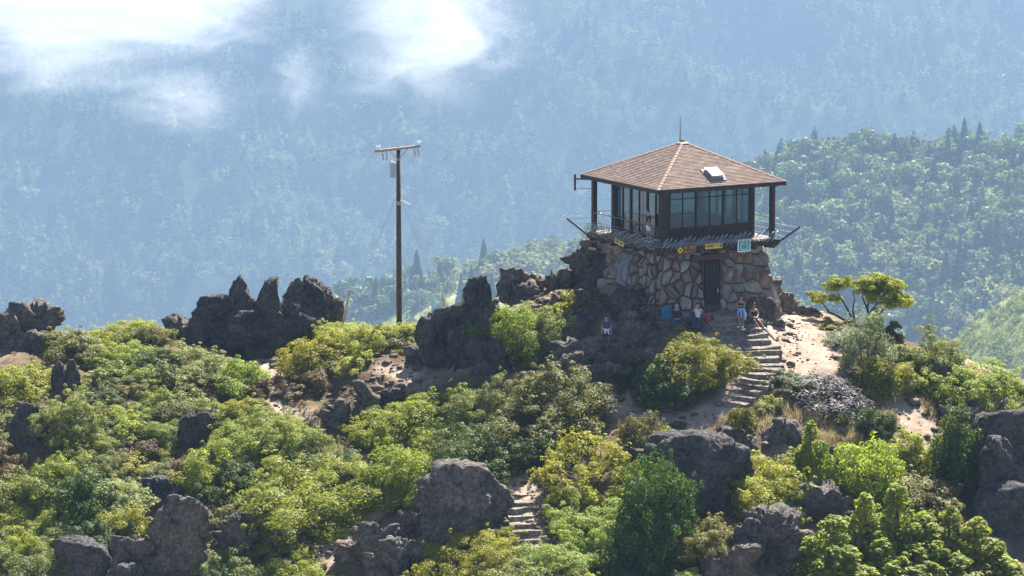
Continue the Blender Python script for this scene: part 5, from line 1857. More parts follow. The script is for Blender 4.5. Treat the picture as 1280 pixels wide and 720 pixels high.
BARE = [[(905, 630), (1040, 600), (1075, 650), (1010, 720), (905, 720)], [(322, 440), (350, 440), (385, 535), (352, 545), (330, 480)], [(455, 448), (545, 440), (548, 492), (470, 498)], [(400, 470), (470, 480), (490, 530), (440, 560), (405, 545)],
        [(700, 330), (1060, 300), (1075, 470), (955, 478), (900, 520), (820, 530), (700, 470)], [(750, 455), (800, 500), (930, 490), (930, 530), (830, 545), (745, 530)],
        [(628, 585), (690, 585), (690, 692), (628, 692)], [(395, 635), (450, 655), (470, 715), (375, 720)], [(450, 590), (520, 600), (540, 660), (455, 650)],
        [(1108, 495), (1172, 500), (1170, 560), (1110, 560)], [(880, 490), (1010, 490), (1080, 545), (1000, 560), (900, 545)], [(640, 340), (770, 300), (770, 420), (660, 400)],
        [(1000, 545), (1070, 540), (1060, 600), (1000, 590)]]
def in_poly(x, y, p):
    c = False
    for (x0, y0), (x1, y1) in zip(p, p[1:] + p[:1]):
        if (y0 > y) != (y1 > y) and x < (x1 - x0) * (y - y0) / (y1 - y0) + x0:
            c = not c
    return c
def tone_for(x, y, r):
    if x < 330:
        t = [('bright', .30), ('grey', .32), ('olive', .15), ('yellow', .11), ('dark', .08), ('brown', .04)]
    elif x < 540 and y < 500:
        t = [('yellow', .28), ('olive', .28), ('bright', .2), ('brown', .2), ('grey', .04)]
    elif x < 780:
        t = [('bright', .38), ('dark', .24), ('grey', .16), ('olive', .14), ('yellow', .08)]
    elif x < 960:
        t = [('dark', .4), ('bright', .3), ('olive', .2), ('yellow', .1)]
    else:
        t = [('grey', .2), ('bright', .24), ('yellow', .2), ('dark', .18), ('olive', .12), ('dead', .06)]
    for k, p_ in t:
        r -= p_
        if r <= 0:
            return k
    return t[0][0]
WORDS = {'bright': 'bright green', 'yellow': 'yellow green', 'grey': 'grey green', 'dark': 'dark green', 'olive': 'olive', 'brown': 'brown dry', 'dead': 'grey twiggy'}
MARKS = [('square topped crag', 40, 400), ('two small dark rock spikes', 84, 470), ('rock spires', 335, 395), ('spire path', 345, 490), ('utility pole', 499, 402), ('square dark block rock', 550, 425),
         ('very large olive bush', 690, 500), ('layered yellow bush', 738, 574), ('huge rounded boulder', 582, 627), ('lower stone steps', 655, 650), ('cracked blue grey boulder', 870, 585),
         ('curving stone steps', 935, 460), ('grey leafless shrub', 1042, 492), ('single rounded boulder', 978, 542), ('clustered young firs', 1130, 690), ('cliff slab', 1235, 610), ('twisted tree', 1075, 385),
         ('dark oak bush', 1194, 562), ('tall pale topped boulder', 220, 670), ('smooth dome boulder', 100, 700), ('dark slanting rock', 242, 538), ('very large round green bush', 378, 622), ('dark pyramid rock', 36, 530),
         ('standing hiker', 758, 400), ('bare dirt patch', 1140, 530), ('bright topped bush', 505, 585), ('two humped rock', 293, 670), ('rock pile by the lower path', 480, 690), ('ribbed outcrop', 964, 684)]
def where(x, y, marks=None):
    nm, mx, my = min(marks or MARKS, key=lambda m: (m[1] - x) ** 2 + ((m[2] - y) * 1.3) ** 2)
    a = math.degrees(math.atan2(my - y, x - mx)) % 360
    d = math.hypot(x - mx, y - my)
    dr = ['right of', 'up and right of', 'above', 'up and left of', 'left of', 'down and left of', 'below', 'down and right of'][int((a + 22.5) // 45) % 8]
    return ('close ' if d < 45 else ('well ' if d > 85 else '')) + dr + ' the ' + nm

rnd = random.Random(21)
cand = []
tries = 0
filled = []
while len(filled) < 221 and tries < 16000:
    tries += 1
    x, y = rnd.uniform(-30, 1310), rnd.uniform(400, 738)
    top_y = np.interp(x, [0, 60, 130, 210, 330, 420, 500, 545, 600, 700, 1060, 1130, 1200, 1290], [432, 430, 412, 425, 455, 412, 412, 430, 425, 440, 430, 430, 458, 490])
    if y < top_y + 4:
        continue
    sz = rnd.choice([30, 38, 46, 54, 64, 74]) if x < 960 else rnd.choice([22, 28, 34, 42, 52])
    if any(in_poly(x + a * sz * 0.45, y + c * sz * 0.25, b) for b in BARE for a, c in ((0, 0), (1, 0), (-1, 0), (0, 1), (0, -1))):
        continue
    if any(b[0] - sz * 0.28 < x < b[2] + sz * 0.28 and b[1] - 2 < y < b[3] + sz * 0.36 for b in ROCKBOX):
        continue
    if any(((x - t[0]) / (t[2] * 0.36 + sz * 0.16)) ** 2 + ((y - t[1]) / (t[3] * 0.38 + sz * 0.16)) ** 2 < 1 for t in taken):
        continue
    tone = tone_for(x, y, rnd.random())
    size = 'small' if sz < 34 else ('middling' if sz < 46 else 'large')
    pl = px_plant(x, y, sz, sz * rnd.uniform(0.66, 0.86), tone, '%s %s shrub %s' % (size, WORDS[tone], where(x, y)), 'dead_shrub' if tone == 'dead' else 'chaparral_shrub', 'shrub', 'chaparral shrubs on the rocky hill')
    if pl:
        filled.append(pl)
under_shrub = np.zeros(nx * ny)  # darkens ground round each shrub: dead leaves and shade put into the colour
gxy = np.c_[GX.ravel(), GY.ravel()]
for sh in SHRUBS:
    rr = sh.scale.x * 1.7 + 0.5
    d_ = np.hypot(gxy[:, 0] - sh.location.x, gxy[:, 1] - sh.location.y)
    under_shrub = np.maximum(under_shrub, 1 - sstep(rr * 0.7, rr * 1.25, d_))
def to_px(x, y, z):
    ry = y - CAM.y
    rz = z - CAM.z
    d_ = ry * math.cos(PITCH) - rz * math.sin(PITCH)
    v_ = ry * math.sin(PITCH) + rz * math.cos(PITCH)
    return 640 + FPX * x / d_, 360 - FPX * v_ / d_
near = (np.abs(gxy[:, 0]) < 40) & (gxy[:, 1] > -34) & (gxy[:, 1] < 10)
qx, qy = to_px(gxy[near, 0], gxy[near, 1], gz[near])
bed = np.zeros(nx * ny)
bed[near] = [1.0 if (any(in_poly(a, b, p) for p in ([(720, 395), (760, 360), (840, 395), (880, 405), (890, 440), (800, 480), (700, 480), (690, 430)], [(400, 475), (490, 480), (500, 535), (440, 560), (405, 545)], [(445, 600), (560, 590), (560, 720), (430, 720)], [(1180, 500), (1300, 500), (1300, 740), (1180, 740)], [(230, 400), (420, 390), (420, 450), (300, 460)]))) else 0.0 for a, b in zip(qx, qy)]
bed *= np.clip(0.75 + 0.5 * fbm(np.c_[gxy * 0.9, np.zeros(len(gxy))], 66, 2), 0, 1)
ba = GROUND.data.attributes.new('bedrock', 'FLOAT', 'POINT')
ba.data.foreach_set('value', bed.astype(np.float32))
la = GROUND.data.attributes.new('litter_shade', 'FLOAT', 'POINT')
la.data.foreach_set('value', (0.9 * under_shrub).astype(np.float32))
print('shrubs', len(SHRUBS), 'tries', tries)

# ------------------------------------------------------------------ the twisted flat-topped tree
tb0 = at(1072, 412, -1.0)
tw = empty('twisted_tree', (tb0.x, tb0.y, gz1(tb0.x, tb0.y) - 0.1), 'twisted flat topped tree with bare branches on the skyline right of the lookout', 'tree')
def tp(px, py, dy=0.0):
    return at(px, py, -1.0 + dy) - tw.location
TRK = [([(1066, 416), (1056, 400), (1046, 394), (1036, 390), (1028, 378), (1024, 370)], [.10, .08, .065, .05, .035, .02]),
       ([(1070, 416), (1068, 402), (1062, 392), (1056, 380), (1049, 370), (1046, 362)], [.10, .085, .06, .045, .03, .02]),
       ([(1068, 400), (1066, 388), (1068, 374), (1066, 364)], [.05, .045, .03, .015]),
       ([(1092, 416), (1086, 398), (1084, 384), (1088, 372), (1096, 360)], [.10, .085, .06, .045, .02]),
       ([(1094, 416), (1098, 396), (1106, 384), (1116, 374), (1124, 368)], [.09, .075, .055, .04, .02]),
       ([(1086, 392), (1096, 380), (1108, 366), (1112, 358)], [.05, .04, .03, .015]),
       ([(1084, 386), (1078, 372), (1078, 358)], [.045, .035, .015])]
for i, (pts, rr) in enumerate(TRK):
    MB().tube([tp(x, y, 0.4 * math.sin(i * 2.1 + k * 0.5)) for k, (x, y) in enumerate(pts)], rr, 7).build('trunk', M['bark_dark'], tw, smooth=True)
rg = np.random.default_rng(77)
cc, rad = [], []
for (x, y, rx, ry, n, dy) in ((1024, 372, 9, 9, 9, .2), (1042, 359, 9, 6, 9, .4), (1050, 353, 12, 6, 10, -.2), (1046, 372, 6, 5, 5, .3), (1080, 356, 12, 8, 14, .1), (1096, 352, 16, 8, 18, -.3), (1110, 362, 14, 9, 16, .2),
                              (1122, 374, 14, 9, 16, 0), (1108, 378, 12, 7, 10, -.4), (1092, 366, 12, 7, 10, .5), (1130, 380, 6, 5, 5, .2)):
    for _ in range(int(n * 1.9)):
        q = tp(x + rg.normal() * rx * 0.62, y + rg.normal() * ry * 0.5, dy + rg.normal() * 0.45)
        cc.append(tuple(q))
        rad.append(rg.uniform(0.2, 0.34))
vv, ff = clump_leaves(cc, rad, 120, 0.065, rg, 0.8, 0.6, 1.6)
link('crown', fast_mesh('crown', vv, ff, M['leaf_bright']), tw)

# ------------------------------------------------------------------ dry grass, small stones, ground litter
def scatter_px(polys, n, rg):
    xs, ys = [], []
    while len(xs) < n:
        p = polys[int(rg.integers(len(polys)))]
        x0, x1 = min(a[0] for a in p), max(a[0] for a in p)
        y0, y1 = min(a[1] for a in p), max(a[1] for a in p)
        x, y = rg.uniform(x0, x1), rg.uniform(y0, y1)
        if in_poly(x, y, p):
            xs.append(x)
            ys.append(y)
    return hits(xs, ys)
rg = np.random.default_rng(31)
GP = [[(900, 500), (960, 490), (1010, 500), (1080, 520), (1080, 560), (1000, 550), (950, 545), (900, 540)], [(1000, 470), (1050, 472), (1040, 486), (1000, 486)], [(1090, 495), (1170, 500), (1160, 555), (1100, 560)],
      [(1000, 545), (1070, 545), (1070, 560), (1000, 560)], [(985, 600), (1070, 590), (1060, 640), (1000, 620)]]
X, Y, Z, ok = scatter_px(GP, 1200, rg)
X, Y, Z = X[ok], Y[ok], Z[ok]
pmk = path_mask(X, Y) < 0.3
X, Y, Z = X[pmk], Y[pmk], Z[pmk]
n = len(X)
k = np.repeat(np.arange(n), 26)
bx = X[k] + rg.normal(size=len(k)) * 0.13
by = Y[k] + rg.normal(size=len(k)) * 0.13
bz = ground_z(bx, by)
hh = rg.uniform(0.12, 0.42, len(k))
lx, ly = rg.normal(size=len(k)) * 0.12, rg.normal(size=len(k)) * 0.12
ww = 0.012
a = rg.uniform(0, 6.28, len(k))
V = np.stack([np.c_[bx - ww * np.cos(a), by - ww * np.sin(a), bz - 0.02], np.c_[bx + ww * np.cos(a), by + ww * np.sin(a), bz - 0.02], np.c_[bx + lx, by + ly, bz + hh]], 1).reshape(-1, 3)
g = link('dry_grass', fast_mesh('dry_grass', V, np.arange(len(V)).reshape(-1, 3), M['grass'], False, 3), kind='stuff')

# loose stones
rg = np.random.default_rng(41)
SPOLY = [[(955, 390), (1060, 395), (1075, 470), (965, 470)], [(455, 448), (545, 440), (548, 492), (470, 498)], [(400, 470), (490, 480), (500, 530), (440, 560), (405, 545)], [(400, 470), (490, 480), (500, 530), (440, 560), (405, 545)], [(640, 360), (755, 310), (755, 400), (670, 405)], [(640, 360), (755, 310), (755, 400), (670, 405)], [(640, 360), (755, 310), (755, 400), (670, 405)], [(640, 360), (755, 310), (755, 400), (670, 405)], 
         [(965, 395), (1010, 400), (1000, 450), (965, 440)], [(395, 635), (545, 610), (545, 700), (375, 720)], [(745, 480), (930, 500), (860, 550), (745, 550)], [(905, 490), (1280, 500), (1280, 560), (905, 560)], [(325, 440), (345, 440), (385, 535), (352, 545)], [(628, 585), (690, 585), (690, 692), (628, 692)]]
X, Y, Z, ok = scatter_px(SPOLY, 1900, rg)
X, Y, Z = X[ok], Y[ok], Z[ok]
v2, f2 = ICO[2]
V, F = [], []
for i in range(len(X)):
    s = min(0.36, 0.055 * (rg.pareto(2.2) + 0.7)) * (0.6 if X[i] > 12.8 and Y[i] > -9.5 else 1.0)
    vv = v2 * (1 + 0.25 * rg.normal(size=(len(v2), 1)) * 0.6)
    vv = vv * np.array([rg.uniform(0.7, 1.4), rg.uniform(0.7, 1.2), rg.uniform(0.4, 0.8)]) * s
    an = rg.uniform(0, 6.28)
    c, sn = math.cos(an), math.sin(an)
    vv = np.c_[vv[:, 0] * c - vv[:, 1] * sn, vv[:, 0] * sn + vv[:, 1] * c, vv[:, 2]] + np.array([X[i], Y[i], Z[i] + 0.1 * s])
    F.append(f2 + len(v2) * i)
    V.append(vv)
link('loose_stones', fast_mesh('loose_stones', np.concatenate(V), np.concatenate(F), M['rock_tan'], False, 3), kind='stuff')

# low ground cover filling the gaps between the shrubs
rg = np.random.default_rng(51)
CP = [[(-20, 440), (330, 470), (330, 740), (-20, 740)], [(330, 500), (640, 480), (640, 600), (400, 640), (330, 640)], [(640, 470), (745, 480), (745, 600), (640, 590)], [(690, 600), (1000, 600), (1000, 740), (690, 740)],
      [(1080, 440), (1280, 490), (1280, 600), (1080, 600)], [(420, 420), (540, 425), (530, 445), (420, 440)], [(1000, 600), (1200, 600), (1200, 740), (1000, 740)], [(770, 440), (900, 450), (880, 510), (780, 500)]]
X, Y, Z, ok = scatter_px(CP, 3400, rg)
bare = path_mask(X, Y) < 0.2
ok = ok & bare
cc = np.c_[X[ok], Y[ok], Z[ok] + 0.04]
rad = rg.uniform(0.14, 0.34, len(cc))
for part, mt in ((0, 'leaf_olive'), (1, 'leaf_bright'), (2, 'leaf_brown'), (3, 'leaf_grey')):
    sel = np.arange(len(cc)) % 4 == part
    vv, ff = clump_leaves(cc[sel], rad[sel], 30, 0.06, rg, 0.8, 0.7, 1.6)
    link('ground_cover', fast_mesh('ground_cover', vv, ff, M[mt]), kind='stuff')

# ------------------------------------------------------------------ trees of the hills beyond the valley
def tree_arrays(kind, rg, nq):
    """unit tree of height 1: conifer or broadleaf quads"""
    if kind == 'conifer':
        z = 1 - np.sqrt(rg.uniform(0, 1, nq)) * 0.94
        tier = 0.82 + 0.18 * np.sin(z * 55)
        r = 0.21 * (1 - z) ** 0.85 * tier * rg.uniform(0.45, 1.05, nq) ** 0.5
        a = rg.uniform(0, 2 * np.pi, nq)
        c = np.c_[r * np.cos(a), r * np.sin(a), z - 0.12 * r]
        nrm = np.c_[np.cos(a) * 0.8, np.sin(a) * 0.8, np.full(nq, 0.5)] + rg.normal(size=(nq, 3)) * 0.14
        s = (0.035 + 0.055 * (1 - z)) * min(1.0, max(0.72, math.sqrt(160 / nq)))
        L, Wd = s * 1.5, s
    else:
        nl = 9
        lob = rg.normal(size=(nl, 3)) * np.array([0.20, 0.20, 0.13]) + np.array([0, 0, 0.58])
        k = rg.integers(0, nl, nq)
        d = rg.normal(size=(nq, 3)) + np.array([0, 0, 0.35])
        d /= np.linalg.norm(d, axis=1, keepdims=True)
        c = lob[k] + d * np.array([1, 1, 0.85]) * (0.20 * rg.uniform(0.6, 1.0, nq))[:, None]
        nrm = d + rg.normal(size=(nq, 3)) * 0.25
        s = np.full(nq, 0.055 * min(1.15, max(0.6, math.sqrt(130 / nq))))
        L, Wd = s * 1.3, s
    n = nrm / np.linalg.norm(nrm, axis=1, keepdims=True)
    t = np.cross(n, rg.normal(size=(nq, 3)))
    t /= np.linalg.norm(t, axis=1, keepdims=True)
    b = np.cross(n, t)
    L = (L * rg.uniform(0.7, 1.3, nq))[:, None]
    Wd = (Wd * rg.uniform(0.7, 1.3, nq))[:, None]
    return np.stack([c - t * L, c + b * Wd, c + t * L, c - b * Wd], 1)          # (nq, 4, 3)

def forest(name, X, D, Z, H, Wf, kinds, rg, nq, mat, variants=5):
    """one mesh of many far trees"""
    base = {k: [tree_arrays(k, rg, nq) for _ in range(variants)] for k in ('conifer', 'broad')}
    out, tn = [], []
    tvar = 0.36 * fbm(np.c_[X / 140.0, D / 140.0, np.zeros(len(X))], 17, 3)
    for i in range(len(X)):
        tn.append(np.full(nq * 4, float(np.clip(rg.normal() * 0.2 + (0.34 if kinds[i] == 'conifer' else 0.68) + tvar[i], 0, 1)), dtype=np.float32))
        t = base[kinds[i]][int(rg.integers(variants))]
        a = rg.uniform(0, 6.28)
        c, s = math.cos(a), math.sin(a)
        x = (t[..., 0] * c - t[..., 1] * s) * H[i] * Wf[i] + X[i]
        y = (t[..., 0] * s + t[..., 1] * c) * H[i] * Wf[i] + D[i] + CAM.y
        z = t[..., 2] * H[i] + Z[i]
        out.append(np.stack([x, y, z], -1).reshape(-1, 3))
    V = np.concatenate(out).astype(np.float32)
    me = fast_mesh(name, V, np.arange(len(V)).reshape(-1, 4), mat)
    ta = me.attributes.new('tone', 'FLOAT', 'POINT')
    ta.data.foreach_set('value', np.concatenate(tn))
    return link(name, me, kind='stuff')

rg = np.random.default_rng(61)
NF = 8000
D = rg.uniform(3950, 5900, NF * 2)
X = rg.uniform(-1, 1, NF * 2) * (D * math.tan(HFOV / 2) * 1.12 + 30)
P = np.c_[X / 130.0, D / 170.0, np.zeros(len(X))]
keepv = fbm(P, 71, 3) > -9
X, D = X[keepv][:NF], D[keepv][:NF]
Z = far_z(X, D)
dense = fbm(np.c_[X / 220.0, D / 260.0, np.zeros(len(X))], 81, 3)
H = np.clip(34 + 9 * dense + rg.normal(size=len(X)) * 8, 14, 62)
kinds = np.where(rg.random(len(X)) < 0.72 + 0.25 * dense, 'conifer', 'broad')
Wf = np.where(kinds == 'conifer', rg.uniform(1.05, 1.6, len(X)), 1.0)
H = np.where(kinds == 'conifer', H, H * 0.65)
forest('far_forest', X, D, Z - 1, H, Wf, kinds, rg, 48, M['far_forest'])

# hill trees near enough to tell apart
def hill_proto(kind, mat, nq, v):
    rg = np.random.default_rng(300 + v)
    q = tree_arrays(kind, rg, nq).reshape(-1, 3)
    me = fast_mesh('crown', q, np.arange(len(q)).reshape(-1, 4), M[mat])
    mb = MB()
    mb.tube([(0, 0, -0.06), (0, 0, 0.45), (0, 0, 0.9 if kind == 'conifer' else 0.6)], [0.022, 0.016, 0.004], 5)
    o = mb.build('trunk', M['bark_dark'])
    st = o.data
    bpy.data.objects.remove(o)
    return me, st
HPRO = {'conifer': [hill_proto('conifer', 'hill_conifer', 640, v) for v in range(4)], 'broad': [hill_proto('broad', 'hill_broad', 800, 10 + v) for v in range(5)]}
def hill_hit(px, py, zf, dr):
    dx = (px - 640) / FPX
    kk = (360 - py) / FPX
    dy = math.sin(PITCH) * kk + math.cos(PITCH)
    dz = math.cos(PITCH) * kk - math.sin(PITCH)
    t = np.arange(dr[0], dr[1], 4.0)
    z = zf(dx * t, dy * t)
    below = (CAM.z + dz * t) < z
    if not below.any():
        return None
    i = int(np.argmax(below))
    return dx * t[i], dy * t[i], float(z[i])
_hc = {'conifer': 0, 'broad': 0}
def hill_tree(px, py_base, hpx, kind, label, wf=1.0, group=None, zf=None, dr=None):
    zf = zf or hill_z
    h = hill_hit(px, py_base, zf, dr or (1500, 2700))
    if h is None:
        return None
    x, d, z = h
    hm = hpx * d / FPX
    me, st = HPRO[kind][_hc[kind] % len(HPRO[kind])]
    _hc[kind] += 1
    o = empty('conifer_tree' if kind == 'conifer' else 'broadleaf_tree', (x, d + CAM.y, z - 0.3), label, 'tree', rnd.uniform(0, 6.28), group)
    o.scale = (hm * wf, hm * wf, hm)
    link('crown', me, o)
    link('trunk', st, o)
    return o
HT = [(1035, 192, 40, 'conifer', .75, 'single slim conifer on the hill skyline midway between lookout and right edge'),
      (956, 222, 36, 'conifer', .9, 'first of three dark conifers on the skyline next to the lookout roof'),
      (972, 228, 48, 'conifer', 1.0, 'tallest of the three dark conifers next to the lookout roof'),
      (990, 212, 36, 'conifer', .9, 'third of three dark conifers on the skyline next to the lookout roof'),
      (1205, 198, 54, 'conifer', .95, 'tall dark conifer on the upper hill skyline'), (1224, 204, 50, 'conifer', 1.1, 'broad dark conifer beside the tall one on the upper hill skyline'),
      (1260, 188, 42, 'conifer', .85, 'dark conifer on the upper hill skyline at the right edge'),
      (1126, 196, 34, 'broad', 1.1, 'round dark tree at the top of the hill crest'), (1104, 206, 30, 'conifer', 1.2, 'dark conifer left of the round dark tree on the hill crest'),
      (1245, 330, 62, 'conifer', 1.2, 'big dark conifer low on the hill at the right'), (1036, 300, 52, 'broad', 1.2, 'large dark round tree above the twisted tree on the hill'),
      (590, 342, 50, 'conifer', 1.1, 'dark conifer on the pale hill between pole and lookout'), (622, 310, 34, 'conifer', .8, 'slim conifer on the pale hill between pole and lookout'),
      (725, 306, 56, 'conifer', .9, 'dark conifer directly left of the lookout deck'), (550, 365, 40, 'conifer', 1.1, 'dark conifer low on the pale hill beside the yellow guard')]
for px, py, hp, kd, wf, lab in HT:
    hill_tree(px, py, hp, kd, lab, wf)
HMARKS = [('slim skyline conifer', 1035, 172), ('three skyline conifers', 972, 205), ('tall crest conifer', 1205, 172), ('round crest tree', 1126, 180), ('big low conifer', 1245, 300), ('large dark round tree', 1036, 275),
          ('lookout deck corner', 985, 290), ('twisted tree', 1080, 365), ('right crest bushes', 1170, 410), ('pale hill conifer', 590, 318), ('conifer beside the deck', 725, 280), ('low conifer by the guard', 550, 345),
          ('utility pole', 499, 350), ('scrubby hillside', 1250, 390)]
cnt = 0
tr_ = 0
placed = []
while cnt < 255 and tr_ < 4000:
    tr_ += 1
    px = rnd.uniform(930, 1310) if rnd.random() < 0.78 else rnd.uniform(400, 760)
    cy = float(np.interp(px, CREST_PX, CREST_PY))
    py = rnd.uniform(cy + 3, 430 if px > 900 else min(400, cy + 90))
    if any((px - a) ** 2 + ((py - b) * 1.5) ** 2 < (10 + 6 * rnd.random()) ** 2 for a, b in placed):
        continue
    clear = float(fbm(np.array([[px / 60.0, py / 40.0, 0.0]]), 91, 2)[0])
    if px < 900 and clear > -0.12 or px > 900 and clear > 0.55:
        continue
    kd = 'conifer' if rnd.random() < (0.42 if py > cy + 30 else 0.16) else 'broad'
    hp = rnd.uniform(28, 54) if kd == 'conifer' else rnd.uniform(24, 48)
    side = 'on the hill right of the lookout' if px > 900 else 'on the pale hill behind the utility pole'
    fr_ = (py - cy) / ((430 if px > 900 else min(400, cy + 90)) - cy)
    row = 'near the crest of' if fr_ < 0.33 else ('halfway down' if fr_ < 0.66 else 'at the foot of')
    if px > 900:
        colm = 'beside the lookout deck' if px < 1010 else ('above the twisted tree' if px < 1110 else ('above the right crest bushes' if px < 1200 else 'by the right edge'))
    else:
        colm = 'left of the pole' if px < 499 else ('between pole and pointed rock' if px < 600 else 'over the rubble slope')
    mid_ = (31 < hp < 42) if kd == 'conifer' else (28 < hp < 36)
    tall_ = 'tall' if hp > (34 if kd == 'conifer' else 24) else 'short'
    lab = ('%s hazy dark conifer ' % tall_ if kd == 'conifer' else '%s hazy round broadleaf tree ' % ('broad' if tall_ == 'tall' else 'small')) + where(px, py - hp * 0.5, HMARKS)
    if mid_:
        lab = 'middling' + lab[lab.index(' '):]
    o = hill_tree(px, py, hp, kd, lab, rnd.uniform(0.85, 1.2), 'hazy trees ' + side)
    if o:
        placed.append((px, py))
        cnt += 1
print('hill trees', cnt)

rg = np.random.default_rng(63)
n_ = 2400
dd = rg.uniform(2060, 2420, n_)
pxs = np.where(rg.random(n_) < 0.72, rg.uniform(905, 1330, n_), rg.uniform(390, 760, n_))
xx = (pxs - 640) / FPX * dd
op = fbm(np.c_[xx / 45.0, dd / 60.0, np.zeros(n_)], 95, 3)
kp = op < np.where(pxs > 900, 0.28, -0.22)
xx, dd = xx[kp], dd[kp]
kinds = np.where(rg.random(len(xx)) < 0.24, 'conifer', 'broad')
H = np.where(kinds == 'conifer', rg.uniform(12, 25, len(xx)), rg.uniform(8, 16, len(xx)))
forest('hill_forest', xx, dd, hill_z(xx, dd) - 0.5, H, np.full(len(xx), 1.25), kinds, rg, 100, M['hill_wood'])

def scrub(name, n, px_range, py_range, zf, dr, size, mat, per, seed):
    rg = np.random.default_rng(seed)
    dd = rg.uniform(dr[0], dr[1], n)
    xx = (rg.uniform(px_range[0], px_range[1], n) - 640) / FPX * dd
    z = zf(xx, dd)
    rad = rg.uniform(size * 0.5, size, n)
    vv, ff = clump_leaves(np.c_[xx, dd + CAM.y, z + rad * 0.25], rad, per, size * 0.2, rg, 0.9, 0.8, 1.4)
    return link(name, fast_mesh(name, vv, ff, M[mat]), kind='stuff')
scrub('hill_scrub', 4200, (390, 1320), None, hill_z, (2080, 2420), 4.2, 'hill_scrub', 26, 5)
scrub('hillside_scrub', 3600, (1100, 1330), None, spur_z, (1090, 1330), 1.7, 'hill_scrub', 26, 6)
for px, py, hp in ((1178, 408, 36), (1196, 404, 44), (1160, 402, 30), (1212, 392, 34)):
    hill_tree(px, py, hp, 'broad', 'pale round tree at the foot of the scrubby hillside by the right skyline', 1.2, 'pale trees at the foot of the scrubby hillside', hill_z, (1500, 2700))

# bare scar and a white house on the far slope at the right
hh_ = hill_hit(1258, 104, far_z, (4000, 6500))
if hh_:
    x, d, z = hh_
    hs = empty('white_house', (x, d + CAM.y, z + 4), 'tiny white house in a clearing high on the far slope', 'house', R(20))
    MB().box((0, 0, 2.5), (10, 7, 5)).build('wall', M['white'], hs)
    mb = MB()
    mb.prism([(-5.6, -4.2, 5.0), (-5.6, 4.2, 5.0), (-5.6, 0, 7.5)], (11.2, 0, 0))
    mb.build('roof', M['white'], hs)
    for k in (-3.5, 0, 3.5):
        MB().box((k, -3.52, 2.8), (1.6, 0.1, 1.6)).build('window', M['black'], hs)

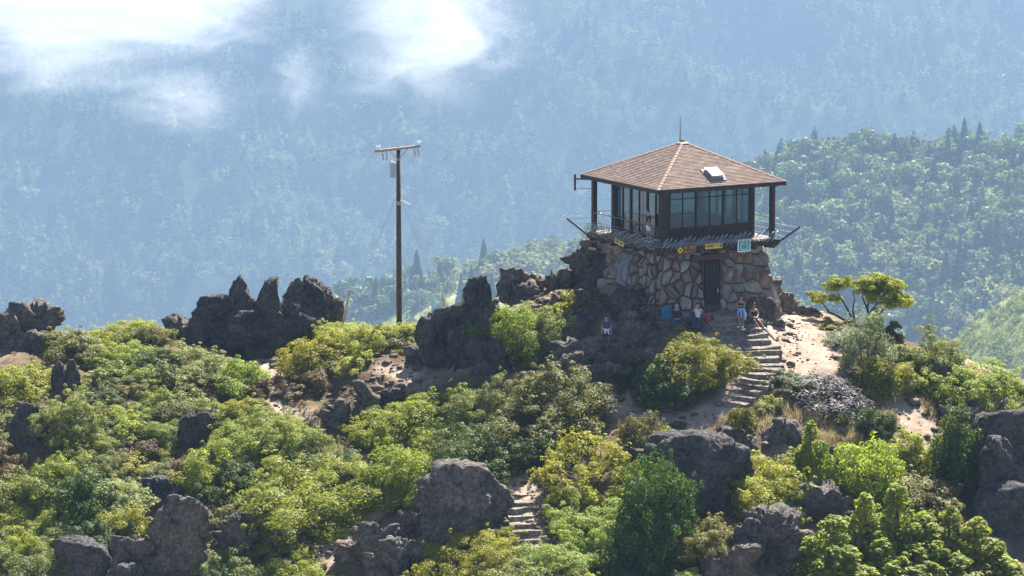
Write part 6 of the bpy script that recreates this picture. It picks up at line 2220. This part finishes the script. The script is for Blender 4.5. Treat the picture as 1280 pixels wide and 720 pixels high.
# ------------------------------------------------------------------ clouds drifting in the valley
def cloud_mat(name, dens, nscale, thr, soft, seed):
    m = bpy.data.materials.new(name)
    m.use_nodes = True
    nt = m.node_tree
    nt.nodes.remove(nt.nodes['Principled BSDF'])
    v = nd(nt, 'ShaderNodeVolumePrincipled')
    v.inputs['Color'].default_value = (0.99, 0.99, 1.0, 1)
    v.inputs['Anisotropy'].default_value = 0.35
    tc = nd(nt, 'ShaderNodeTexCoord')
    n = nd(nt, 'ShaderNodeTexNoise')
    n.inputs['Scale'].default_value = nscale
    n.inputs['Detail'].default_value = 9
    n.inputs['Roughness'].default_value = 0.7
    n.inputs['Distortion'].default_value = 1.2
    mp = nd(nt, 'ShaderNodeMapping')
    mp.inputs['Location'].default_value = (seed, seed * 0.7, 0)
    mp.inputs['Scale'].default_value = (0.85, 1.0, 1.2)
    mp.inputs['Rotation'].default_value = (0, R(35), 0)
    nt.links.new(tc.outputs['Object'], mp.inputs[0])
    nt.links.new(mp.outputs[0], n.inputs['Vector'])
    ln = nd(nt, 'ShaderNodeVectorMath', operation='LENGTH')
    nt.links.new(tc.outputs['Object'], ln.inputs[0])
    fo = nd(nt, 'ShaderNodeMapRange', interpolation_type='SMOOTHSTEP')
    fo.inputs['From Min'].default_value = 0.1
    fo.inputs['From Max'].default_value = 1.0
    fo.inputs['To Min'].default_value = 0.16
    fo.inputs['To Max'].default_value = -0.34
    nt.links.new(ln.outputs['Value'], fo.inputs['Value'])
    ad = nd(nt, 'ShaderNodeMath', operation='ADD')
    nt.links.new(n.outputs['Fac'], ad.inputs[0])
    nt.links.new(fo.outputs[0], ad.inputs[1])
    mr = nd(nt, 'ShaderNodeMapRange', interpolation_type='SMOOTHSTEP')
    mr.inputs['From Min'].default_value = thr
    mr.inputs['From Max'].default_value = thr + soft
    mr.inputs['To Min'].default_value = 0
    mr.inputs['To Max'].default_value = dens
    nt.links.new(ad.outputs[0], mr.inputs['Value'])
    nt.links.new(mr.outputs[0], v.inputs['Density'])
    nt.links.new(v.outputs[0], nt.nodes['Material Output'].inputs['Volume'])
    return m
CL = [(135, -4, 450, 155, 0.026, 2.8, 0.385, 0.36, 'broad white cloud bank filling the top left corner'),
      (540, 34, 260, 190, 0.019, 3.0, 0.43, 0.38, 'torn white cloud above the utility pole'),
      (225, 122, 185, 105, 0.009, 3.0, 0.45, 0.36, 'thin wisp of cloud below the broad cloud bank'),
      (370, 102, 75, 105, 0.009, 2.6, 0.46, 0.36, 'small upright wisp of cloud left of the torn cloud'),
      (70, 80, 220, 95, 0.009, 2.0, 0.40, 0.45, 'faint grey mist under the left end of the cloud bank')]
for i, (px, py, hw, hh_, dn, ns, thr, sf, lab) in enumerate(CL):
    D_ = 3750.0 - 60 * i
    c = CAM + ray(px, py) * (D_ / ray(px, py).y)
    v, f = ICO[3]
    vv = v * (1 + 0.10 * fbm(v * 2.0, 5 + i, 3))[:, None]
    o = link('cloud', fast_mesh('cloud', vv, f, cloud_mat('cloud_mist', dn, ns, thr, sf, 3.1 * i), True, 3), None, c)
    m_ = D_ / FPX
    o.scale = (hw * m_, min(hw, 120) * m_ * 0.8, hh_ * m_)
    tag(o, lab, 'cloud')

# ------------------------------------------------------------------ the hazy air
hm_ = bpy.data.materials.new('hazy_air')
hm_.use_nodes = True
nt = hm_.node_tree
nt.nodes.remove(nt.nodes['Principled BSDF'])
v = nt.nodes.new('ShaderNodeVolumePrincipled')
v.inputs['Color'].default_value = (0.25, 0.382, 0.58, 1)
v.inputs['Density'].default_value = HAZE_DENSITY
v.inputs['Anisotropy'].default_value = 0.2
nt.links.new(v.outputs[0], nt.nodes['Material Output'].inputs['Volume'])
zlo = -1000.0
zhi = 75.0
hz = MB().box((0, 3200, (zlo + zhi) / 2), (13600, 12600, zhi - zlo)).build('haze', hm_)
hz['kind'] = 'stuff'
